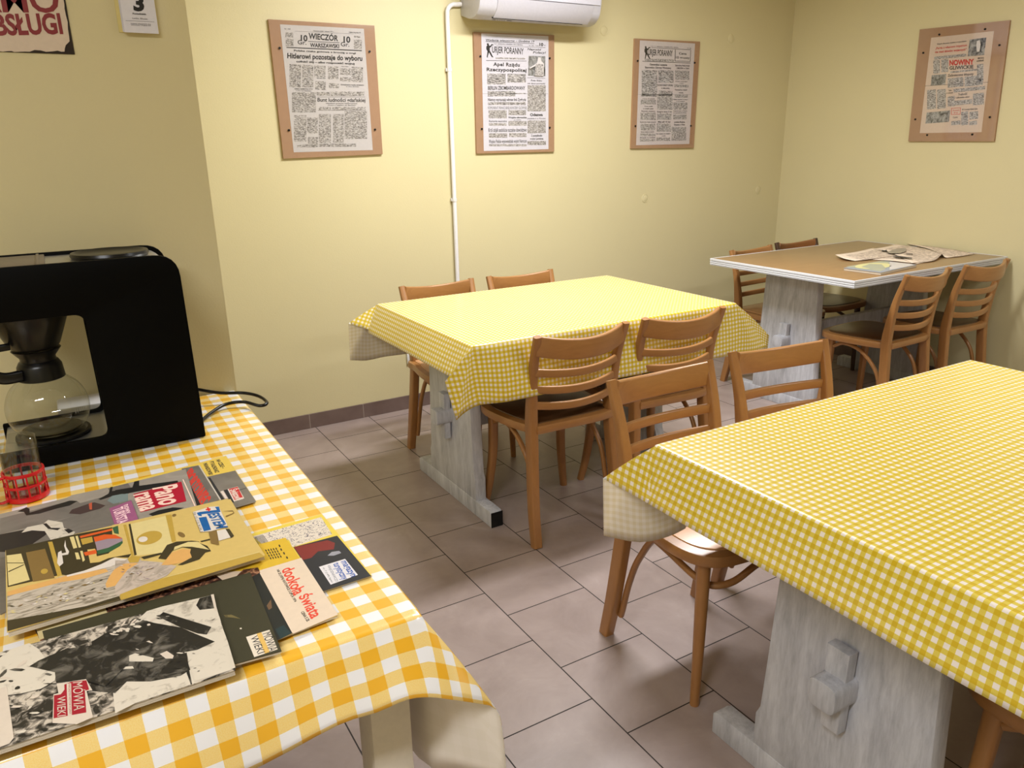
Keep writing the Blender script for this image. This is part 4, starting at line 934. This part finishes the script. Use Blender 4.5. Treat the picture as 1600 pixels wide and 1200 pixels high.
def a9(b, g):
    G = crop(6.667, 180, 700, g); H = crop(8, 0, 700, g)
    pl(b, H, [(-100, 1100), (260, 1030), (540, 980), (640, 1030), (540, 1110), (420, 1190), (300, 1300), (-100, 1300)], 0, 0)
    pl(b, H, [(270, 1060), (340, 990), (540, 950), (600, 900), (780, 930), (800, 1000), (940, 1050), (900, 1110), (640, 1160), (560, 1040), (400, 1030)], 1, 1)
    pl(b, H, [(540, 950), (580, 940), (640, 1000), (760, 1000), (720, 1030), (600, 1010)], 0, 2); pl(b, H, [(800, 1020), (860, 1010), (920, 1040), (860, 1070)], 0, 2)
    pl(b, H, [(1365, 755), (1640, 655), (1730, 895), (1440, 985)], 2, 1)
    tx(b, H, 'TURYSTA', (1410, 770), (1480, 960), (1530, 728), 3, 2, bold=.03); tx(b, H, 'nowy', (1545, 720), (1580, 830), (1620, 690), 3, 2, bold=.02)
magazine('magazine with purple title block and grey portrait photo, beside the red-titled one', ((-20, 845), (205, 781), (232, 848), (0, 960)), Z0+.0094, Z0+.0122, M_GRY, a9, [cov((40, 36, 36)), M_BWL, cov((152, 88, 124)), cov((238, 200, 206))])
# right-hand group
def a5(b, g):
    G = crop(6, 380, 800, g)
    pl(b, G, [(90, 230), (730, 48), (835, 210), (460, 330), (430, 260), (200, 320)], 0, 0); pl(b, G, [(470, 330), (880, 222), (1200, 600), (750, 745)], 1, 0)
    pl(b, G, [(475, 330), (790, 265), (860, 290), (850, 350), (700, 370), (640, 430), (560, 450)], 2, 1)
    pl(b, G, [(790, 410), (830, 375), (900, 365), (920, 385), (850, 410)], 5, 1)
    pl(b, G, [(710, 515), (955, 440), (1075, 590), (820, 682)], 3, 1)
    tx(b, G, 'magazyn', (915, 468), (1015, 612), (975, 448), 4, 2, bold=.02); tx(b, G, 'turystyczny', (842, 488), (932, 640), (902, 468), 4, 2, bold=.02)
    tx(b, G, 'KRAJOZNAWCZY', (790, 505), (870, 660), (812, 498), 5, 2, bold=.03); tx(b, G, 'nr 7 (149) lipiec', (745, 525), (830, 665), (762, 520), 1, 2)
    for i in range(8): pl(b, G, [(95+i*12, 235-i*3), (100+i*12, 234-i*3), (150+i*12, 310-i*4), (145+i*12, 311-i*4)], 1, 1)
magazine('magazine with line drawing and dark cover with white title box, at table edge', ((393, 834), (503, 803), (581, 899), (466, 936)), Z0, Z0+.003, cov((226, 200, 78)), a5, [M_SKETCH, cov((32, 34, 42)), cov((124, 34, 34)), cov((222, 218, 222)), cov((34, 84, 168)), cov((150, 150, 160))])
def a4(b, g):
    G = crop(6, 380, 800, g)
    pl(b, G, [(-300, 560), (140, 552), (545, 430), (890, 962), (470, 1140)], 1, 0)
    pl(b, G, [(-60, 620), (80, 600), (150, 565), (460, 1135), (330, 1200), (250, 1220)], 0, 1)
    pl(b, G, [(-60, 600), (0, 540), (140, 520), (160, 570), (80, 610)], 4, 2)
    pl(b, G, [(300, 1100), (380, 1060), (450, 1140), (350, 1190)], 5, 2); pl(b, G, [(220, 880), (260, 820), (270, 900), (240, 920)], 6, 2)
    tx(b, G, 'dookoła', (362, 548), (480, 790), (462, 492), 2, 1, bold=.02, shear=.25); tx(b, G, 'świata', (520, 795), (642, 1008), (618, 738), 2, 1, bold=.02, shear=.25)
    tx(b, G, 'NR 22 (1074) KATOWICE 3 LIPCA 1974', (313, 545), (480, 845), (335, 538), 3, 1, bold=.03); tx(b, G, 'CENA 5 ZŁ', (540, 940), (600, 1030), (566, 930), 3, 1, bold=.03)
    for i, (x, y) in enumerate(((330, 310), (345, 345), (372, 380), (400, 420))): pl(b, G, [(x, y), (x+12, y-4), (x+22, y+16), (x+10, y+20)], 3, 1)
    for j in range(5):
        for i in range(4):
            x = 205+j*24+i*14; y = 355-j*4+i*24; pl(b, G, [(x, y), (x+9, y-3), (x+19, y+14), (x+10, y+18)], 3, 1)
magazine('cream magazine with slanted red handwritten-style title and yellow strip, near table edge', ((340, 866), (446, 840), (527.5, 961), (385, 1016)), Z0+.0032, Z0+.0075, cov((214, 176, 48)), a4, [cov((30, 34, 34)), cov((222, 202, 180)), cov((222, 70, 50)), cov((40, 34, 32)), M_MIXC, cov((30, 52, 56)), cov((112, 84, 60))])
magazine('magazine with dark colour photo, a strip peeking out below the yellow illustrated one', ((40, 955), (390, 862), (402, 905), (64, 1003)), Z0+.0012, Z0+.0050, M_MIXC, lambda b, g: (pl(b, lambda x, y, l=0: g(x, y, l), [(55, 978), (165, 950), (169, 962), (100, 985), (62, 1000)], 0, 1), pl(b, lambda x, y, l=0: g(x, y, l), [(190, 945), (245, 930), (246, 945), (192, 958)], 1, 1)), [cov((216, 200, 150)), M_MIXC])
def a3(b, g):
    G = crop(5.4536, 180, 900, g)
    pl(b, G, [(1115, 520), (1315, 458), (1385, 625), (1185, 692)], 1, 0); pl(b, G, [(1205, 492), (1245, 480), (1318, 648), (1275, 662)], 2, 1)
    tx(b, G, 'MÓWIĄ', (1255, 495), (1312, 650), (1325, 472), 0, 2); tx(b, G, 'WIEKI', (1150, 525), (1215, 668), (1212, 505), 0, 2)
    pl(b, G, [(925, 335), (990, 330), (1070, 365), (1000, 355), (940, 350)], 3, 0); pl(b, G, [(1060, 445), (1075, 440), (1080, 452), (1066, 455)], 1, 1)
magazine('dark olive magazine with small white-and-yellow title label near its corner', ((66, 986), (391, 894), (440, 1017), (98, 1112)), Z0+.0077, Z0+.0117, cov((56, 54, 38)), a3, [M_INK, cov((222, 210, 192)), cov((218, 178, 96)), cov((112, 100, 62))])
def a2(b, g):
    G = crop(5.4536, 180, 900, g); H = crop(5.455, 0, 960, g)
    pl(b, G, [(270, 300), (400, 260), (820, 165), (870, 290), (900, 400), (960, 560), (1025, 780), (660, 920), (170, 1085), (0, 1170), (-60, 600)], 1, 0)
    pl(b, G, [(690, 250), (720, 190), (820, 165), (850, 275), (720, 290)], 2, 1); pl(b, G, [(815, 160), (840, 155), (870, 300), (850, 300)], 4, 2)
    pl(b, G, [(350, 340), (400, 305), (640, 380), (820, 435), (780, 500), (700, 490), (560, 440)], 2, 1)
    pl(b, G, [(0, 440), (260, 380), (330, 400), (560, 440), (700, 500), (850, 560), (700, 630), (590, 650), (640, 800), (560, 850), (300, 900), (100, 900), (0, 1000), (-200, 980), (-200, 560)], 3, 2)
    pl(b, G, [(25, 715), (170, 660), (330, 700), (320, 730), (100, 730)], 1, 3); pl(b, G, [(380, 665), (440, 640), (500, 680), (490, 705), (430, 705)], 4, 3); pl(b, G, [(0, 780), (150, 770), (160, 790), (0, 800)], 1, 3)
    pl(b, G, [(590, 660), (610, 655), (630, 800), (655, 925), (645, 928), (610, 830)], 2, 7)
    pl(b, G, [(265, 560), (290, 552), (325, 575), (300, 572)], 4, 4)
    pl(b, G, [(100, 1020), (250, 940), (560, 860), (620, 850), (650, 925), (170, 1085)], 1, 4); pl(b, G, [(610, 660), (900, 610), (960, 640), (1000, 800), (680, 900), (640, 780)], 1, 5)
    rn = random.Random(5)
    def shard(Gx, x, y, L, Wd, ang, mi, l):
        c, s_ = math.cos(ang), math.sin(ang); k = [(-L, -Wd*rn.uniform(.1, .6)), (-L*.3, -Wd), (L*.6, -Wd*rn.uniform(.4, 1)), (L, Wd*.1), (L*.5, Wd), (-L*.4, Wd*rn.uniform(.5, 1))]
        pl(b, Gx, [(x+u*c-v*s_, y+(u*s_+v*c)*.8) for u, v in k], mi, l)
    for i in range(26):      # debris along the far edge
        t_ = rn.random(); shard(G, -160+t_*560, 430-t_*150+rn.uniform(32, 120), rn.uniform(14, 44), rn.uniform(5, 15), rn.uniform(-1.1, .3), rn.choice((1, 1, 4, 2)), 4)
    for i in range(22): shard(G, rn.uniform(-150, 560), rn.uniform(560, 900), rn.uniform(12, 46), rn.uniform(4, 12), rn.uniform(-.9, .5), rn.choice((1, 3, 2, 3)), 4)
    for i in range(16): shard(G, rn.uniform(420, 950), rn.uniform(330, 820), rn.uniform(6, 20), rn.uniform(2, 5), rn.uniform(-.6, .3), rn.choice((3, 0, 2)), 5)
    pl(b, H, [(-60, 420), (100, 300), (250, 250), (330, 300), (480, 500), (470, 570), (350, 640), (180, 680), (20, 700), (-60, 640)], 1, 5)
    for i in range(34): shard(H, rn.uniform(-20, 460), rn.uniform(300, 1020), rn.uniform(18, 70), rn.uniform(6, 20), rn.uniform(-1.1, .1), rn.choice((1, 3, 0, 4, 2)), 6)
    pl(b, H, [(0, 640), (60, 620), (120, 1060), (80, 1110), (0, 1140)], 4, 6)
    pl(b, H, [(250, 450), (330, 400), (560, 300), (860, 260), (1100, 200), (1100, 420), (900, 620), (700, 560), (480, 590), (470, 500)], 3, 3)
    pl(b, H, [(485, 600), (735, 560), (790, 655), (740, 662), (795, 885), (655, 945), (450, 935), (458, 690), (500, 680)], 4, 8)
    pl(b, H, [(610, 582), (738, 570), (762, 650), (725, 660), (738, 845), (460, 895), (462, 700), (520, 690), (552, 650), (550, 608)], 5, 9)
    pl(b, H, [(570, 600), (608, 595), (615, 868), (580, 874)], 4, 10)
    tx(b, H, 'MÓWIĄ', (622, 590), (632, 832), (705, 580), 4, 11); tx(b, H, 'WIEKI', (490, 715), (492, 882), (560, 705), 4, 11); tx(b, H, 'MAGAZYN HISTORYCZNY', (585, 605), (592, 862), (602, 603), 5, 11)
magazine('black and white magazine with red title label, nearest on the gingham table', ((-70, 1038), (332.5, 929), (368, 1046.7), (-90, 1200)), Z0+.0119, Z0+.0200, M_BW, a2, [M_BW, M_BWL, M_BWD, M_BWD, cov((206, 192, 176)), cov((156, 28, 44))])
def a1(b, g):
    G = crop(6.667, 180, 780, g); H = crop(6.667, 0, 820, g); Y1, Y2, OL, CR_, WH, OR, GR, BL, SK, SH, BD, RD, PU, TN = range(14)
    pl(b, H, [(60, 265), (730, 110), (1300, 0), (1450, 300), (1300, 400), (640, 520), (80, 650)], OL, 0)
    pl(b, H, [(70, 320), (220, 300), (310, 575), (90, 635)], CR_, 1); pl(b, H, [(70, 395), (250, 395), (250, 402), (70, 402)], OL, 2); pl(b, H, [(85, 485), (250, 412), (252, 420), (90, 495)], OL, 2)
    pl(b, H, [(270, 290), (470, 250), (570, 555), (345, 595)], TN, 1); ell(b, H, 462, 485, 36, -10, 8, 25, Y2, 2)
    pl(b, H, [(500, 180), (545, 175), (645, 520), (600, 540)], Y2, 1)
    pl(b, H, [(605, 290), (640, 270), (660, 400), (620, 435), (595, 400)], WH, 2); pl(b, H, [(680, 160), (690, 230), (720, 280), (710, 310), (650, 320), (640, 300), (690, 290), (668, 220)], WH, 2)
    pl(b, H, [(725, 130), (770, 122), (805, 240), (765, 250)], CR_, 2); pl(b, H, [(785, 120), (810, 115), (845, 235), (820, 240)], CR_, 2); pl(b, H, [(780, 290), (815, 290), (838, 360), (798, 362)], CR_, 2); pl(b, H, [(835, 275), (860, 272), (885, 370), (862, 388)], CR_, 2)
    pl(b, H, [(830, 120), (1165, 40), (1175, 60), (840, 140)], OR, 2); pl(b, H, [(840, 150), (960, 125), (970, 180), (860, 210)], Y2, 2); pl(b, H, [(870, 290), (1000, 260), (1010, 300), (890, 325)], OR, 2)
    pl(b, H, [(1170, 30), (1230, 10), (1240, 100), (1190, 90)], GR, 2)
    pl(b, H, [(910, 260), (990, 250), (1010, 330), (1130, 300), (1280, 150), (1260, 0), (1450, 0), (1467, 330), (1360, 360), (1130, 380), (940, 400)], Y1, 1)
    # beach ball
    pl(b, H, [(975, 130), (1090, 102), (1200, 105), (1275, 140), (1280, 180), (1250, 220), (1150, 280), (1020, 310), (1000, 220)], PU, 2); pl(b, H, [(975, 130), (1090, 102), (1200, 105), (1275, 145), (1120, 148), (990, 180)], OR, 3); pl(b, H, [(1275, 170), (1280, 190), (1250, 225), (1150, 282), (1020, 312), (1008, 272), (1130, 240)], GR, 3)
    # hall, wall and hanging lamp
    pl(b, G, [(-30, 270), (150, 240), (540, 160), (1200, 0), (1560, 590), (900, 780), (600, 800), (640, 680), (480, 600), (100, 620), (-30, 600)], Y1, 1)
    pl(b, G, [(160, 260), (530, 175), (600, 450), (500, 560), (220, 590)], WH if False else CR_, 2)
    pl(b, G, [(85, 270), (115, 265), (195, 590), (170, 595)], Y2, 3); pl(b, G, [(140, 262), (160, 258), (225, 580), (200, 590)], OL, 3)
    pl(b, G, [(525, 170), (585, 160), (635, 440), (590, 450)], Y2, 3)
    ell(b, G, 355, 405, 132, -38, 22, 62, Y2, 3); ell(b, G, 290, 420, 48, -8, 6, 28, WH, 4)
    ell(b, G, 690, 372, 38, 6, 10, 28, TN, 3); ell(b, G, 615, 170, 22, -6, 4, 14, TN, 3)
    # bed cover
    pl(b, H, [(75, 745), (300, 660), (640, 540), (900, 470), (1330, 350), (1467, 340), (1467, 650), (1250, 750), (900, 850), (500, 925), (80, 1000)], SH, 2)
    pl(b, H, [(280, 640), (600, 560), (700, 530), (1100, 460), (1130, 490), (900, 560), (640, 600), (300, 690), (80, 745), (80, 700)], SK, 3); pl(b, H, [(690, 520), (900, 470), (1080, 390), (1200, 345), (1330, 360), (1150, 440), (900, 500), (700, 545)], WH, 3)
    pl(b, H, [(640, 520), (880, 460), (1130, 350), (1370, 305), (1340, 345), (1200, 340), (1060, 410), (880, 480), (690, 530)], OL, 3)
    pl(b, H, [(75, 1000), (500, 925), (900, 850), (1240, 745), (1250, 775), (560, 975), (80, 1110)], OL, 3)
    # figure lying down: blouse, arm, face, hair
    pl(b, G, [(0, 640), (250, 640), (480, 660), (640, 700), (540, 800), (350, 880), (60, 1000), (0, 1000)], BD, 3)
    pl(b, H, [(1100, 620), (1140, 540), (1190, 470), (1290, 410), (1400, 400), (1440, 405), (1330, 470), (1260, 560), (1200, 640), (1110, 660)], SK, 4)
    pl(b, G, [(130, 625), (170, 595), (270, 600), (240, 660), (150, 665)], Y2, 4)
    pl(b, G, [(450, 620), (540, 480), (640, 445), (800, 435), (880, 445), (830, 460), (700, 480), (600, 540), (530, 630)], OL, 4)
    pl(b, G, [(480, 690), (540, 620), (590, 560), (700, 520), (790, 530), (800, 600), (720, 660), (560, 690)], SK, 5)
    pl(b, G, [(620, 500), (760, 450), (850, 450), (960, 490), (1000, 545), (940, 560), (880, 630), (700, 690), (650, 690), (800, 610), (780, 560), (790, 520), (700, 505), (600, 540)], OL, 6)
    pl(b, G, [(620, 500), (760, 450), (860, 448), (980, 530), (800, 500), (700, 500), (610, 535)], CR_, 7)
    pl(b, G, [(270, 605), (480, 560), (500, 575), (300, 628)], OL, 5); pl(b, G, [(885, 440), (985, 415), (990, 430), (900, 450)], OL, 5)
    rn = random.Random(3)
    for i in range(46):
        x, y = rn.uniform(90, 1100), 0; y = 960-x*.22+rn.uniform(-150, 0); L = rn.uniform(12, 46); Wd = rn.uniform(3, 9); a_ = rn.uniform(-.5, .1)
        pl(b, H, [(x-L*math.cos(a_), y-L*math.sin(a_)), (x, y-Wd), (x+L*math.cos(a_), y+L*math.sin(a_)), (x, y+Wd)], rn.choice((BD, TN, WH, CR_, OL)), 3)
    for i in range(22):
        x = rn.uniform(60, 480); y = rn.uniform(680, 860)-x*.02; L = rn.uniform(10, 34); a_ = rn.uniform(-.9, .6)
        pl(b, G, [(x-L*math.cos(a_), y-L*math.sin(a_)), (x, y-4), (x+L*math.cos(a_), y+L*math.sin(a_)), (x, y+4)], rn.choice((TN, WH, PU)), 4)
    # wall lamp and shelf
    pl(b, G, [(975, 340), (1055, 325), (1085, 485), (1000, 465)], TN, 3); pl(b, G, [(1060, 335), (1150, 318), (1205, 405), (1080, 440)], WH, 3); pl(b, G, [(1150, 315), (1190, 315), (1240, 390), (1205, 410)], OL, 4)
    pl(b, G, [(1150, 180), (1230, 150), (1225, 130), (1120, 130), (1225, 122), (1242, 150), (1160, 190)], TN, 3)
    # title block
    pl(b, G, [(810, 140), (990, 85), (1080, 80), (1170, 280), (1140, 300), (1000, 340), (890, 350)], WH, 4)
    pl(b, G, [(1040, 88), (1082, 84), (1098, 140), (900, 165), (905, 185), (870, 180), (850, 150), (880, 140), (1060, 118)], BL, 5); pl(b, G, [(870, 200), (950, 188), (1000, 325), (925, 342)], BL, 5)
    tx(b, G, 'ESTEM', (965, 160), (1060, 315), (1075, 145), BL, 5, bold=.04)
    pl(b, G, [(955, 92), (972, 90), (978, 104), (992, 102), (998, 116), (984, 119), (988, 132), (972, 134), (966, 121), (948, 124), (942, 110), (960, 108)], RD, 6)
    tx(b, G, 'Nr 15 (12) ROK I', (815, 148), (890, 350), (838, 142), OL, 5)
    pl(b, G, [(500, 825), (900, 720), (1500, 555), (1505, 560), (900, 726), (500, 830)], CR_, 4)
    pl(b, G, [(50, 1000), (350, 880), (600, 800), (900, 726), (1500, 560), (1555, 605), (700, 870), (60, 1060)], TN if False else Y2, 3)
magazine('yellow illustrated magazine with blue and white title block, on top of the pile', ((8.5, 860), (355.5, 779), (414, 867), (10.5, 988)), Z0+.0124, Z0+.0215, cov((206, 178, 106)), a1,
    [cov((206, 178, 106)), cov((184, 152, 66)), cov((62, 54, 34)), cov((214, 196, 136)), cov((216, 206, 196)), cov((212, 92, 40)), cov((56, 92, 60)), cov((22, 92, 156)), cov((214, 164, 96)), M_SHEET, M_SHIRT, cov((206, 44, 44)), cov((150, 132, 142)), cov((128, 102, 56))])

# ------------------------------------------------------------------ paper on the corner table
ZT = .7955
t = thing('magazine', 'thin magazine with cartoon cover on the bare corner table, in front of the newspaper', 'magazine', (2.6, -1.24, ZT), 0)
Q = [at(1318, 418.5, ZT+.012), at(1383, 407.5, ZT+.012), at(1433, 413.5, ZT+.012), at(1376.5, 426, ZT+.012)]
for z0, z1, mt, k, nm in ((ZT, ZT+.0105, M_PAGES, .985, 'pages'), (ZT+.0105, ZT+.0120, cov((150, 156, 166)), 1, 'cover')):
    c = sum(Q, Vector())/4; b = BM()
    lo = [b.verts.new((c.x+(p.x-c.x)*k, c.y+(p.y-c.y)*k, z0)) for p in Q]; hi = [b.verts.new((c.x+(p.x-c.x)*k, c.y+(p.y-c.y)*k, z1)) for p in Q]
    b.faces.new(hi); b.faces.new(list(reversed(lo)))
    for j in range(4): b.faces.new((lo[j], lo[(j+1) % 4], hi[(j+1) % 4], hi[j]))
    bmesh.ops.recalc_face_normals(b, faces=b.faces[:]); cv = obj(nm, b, mt, t, world=True, smooth=False)
b = BM(); G = lambda x, y, l=0: at(1290+x/6.4, 370+y/6.4, ZT+.0123+.0002*l)
pl(b, G, [(205, 298), (560, 240), (640, 250), (590, 330), (540, 345)], 1, 0); ell(b, G, 480, 290, 180, -14, 50, 26, 0, 1); pl(b, G, [(360, 300), (440, 270), (560, 275), (600, 310), (450, 320)], 1, 2); pl(b, G, [(640, 250), (860, 270), (880, 285), (640, 330)], 2, 1)
bmesh.ops.recalc_face_normals(b, faces=b.faces[:]); pr = obj('cover_print', b, [cov((214, 208, 150)), cov((170, 172, 150)), cov((206, 200, 196))], cv, smooth=False); pr.data.transform(Matrix.Translation(-Vector(t.location)))
# spread newspaper: two loosely folded leaves
def leaf(name, grid, mats, parent, split=None):
    b = BM(); R = len(grid); Cn = len(grid[0]); V = []
    rows = [spline(r, 6) for r in grid]; cols = list(zip(*rows)); cols = [spline(c, 6) for c in cols]
    V = [[b.verts.new(p) for p in c] for c in cols]
    for i in range(len(V)-1):
        for j in range(len(V[0])-1):
            f = b.faces.new((V[i][j], V[i+1][j], V[i+1][j+1], V[i][j+1]))
            u, v = i/len(V), j/len(V[0])
            f.material_index = 1 if (.08 < u < .92 and .1 < v < .9) else 0
    bmesh.ops.recalc_face_normals(b, faces=b.faces[:])
    if sum(f.normal.z for f in b.faces) < 0: bmesh.ops.reverse_faces(b, faces=b.faces[:])
    o = obj(name, b, mats, parent, world=True); m_ = o.modifiers.new('paper', 'SOLIDIFY'); m_.thickness = .0006; m_.offset = -1; return o
t = thing('newspaper', 'crumpled open newspaper spread across the bare-topped corner table', 'newspaper', (3.05, -1.0, ZT))
M_NP = flat((232, 214, 194), .8); M_NPT = newsprint('open_newspaper_print', (230, 212, 192), (176, 158, 142), .5)
z = ZT
def zz(p, dz): return (p.x, p.y, ZT+dz)
A_ = lambda x, y, dz: (lambda q: (q.x, q.y, q.z))(at(1290+x/6.4, 370+y/6.4, ZT+dz))
leaf('page', [[A_(450, 226, .001), A_(680, 240, .004), A_(920, 268, .002)], [A_(520, 200, .004), A_(800, 195, .006), A_(1080, 235, .004)], [A_(560, 180, .002), A_(900, 140, .008), A_(1170, 170, .016)]], [M_NP, M_NPT], t)
leaf('page', [[A_(95, 178, .014), A_(180, 215, .012), A_(295, 240, .003)], [A_(300, 150, .010), A_(420, 190, .010), A_(500, 216, .006)], [A_(480, 110, .006), A_(600, 150, .008), A_(700, 188, .008)]], [M_NP, M_NPT], t)
leaf('page', [[A_(480, 120, .008), A_(640, 150, .010), A_(860, 262, .006)], [A_(620, 95, .006), A_(820, 130, .010), A_(1080, 236, .006)], [A_(700, 72, .003), A_(980, 115, .010), A_(1165, 168, .020)]], [M_NP, M_NPT], t)
leaf('page', [[A_(1165, 168, .019), A_(1190, 200, .006), A_(1215, 208, .002)], [A_(1000, 110, .010), A_(1220, 160, .010), A_(1370, 190, .003)], [A_(800, 66, .004), A_(1200, 115, .006), A_(1500, 168, .002)]], [M_NP, M_NPT], t)
b = BM(); G = lambda x, y, l=0: at(1290+x/6.4, 370+y/6.4, ZT+.0145)
pl(b, G, [(560, 130), (590, 135), (612, 128), (612, 145), (585, 142), (565, 145)], 0); pl(b, G, [(615, 155), (680, 125), (760, 112), (805, 112), (805, 145), (740, 165), (640, 165)], 1); pl(b, G, [(660, 195), (700, 185), (870, 210), (860, 218)], 0); pl(b, G, [(800, 162), (870, 168), (870, 176), (805, 168)], 0)
bmesh.ops.recalc_face_normals(b, faces=b.faces[:]); obj('headline', b, [M_INK2, M_GRYL], t, world=True, smooth=False)
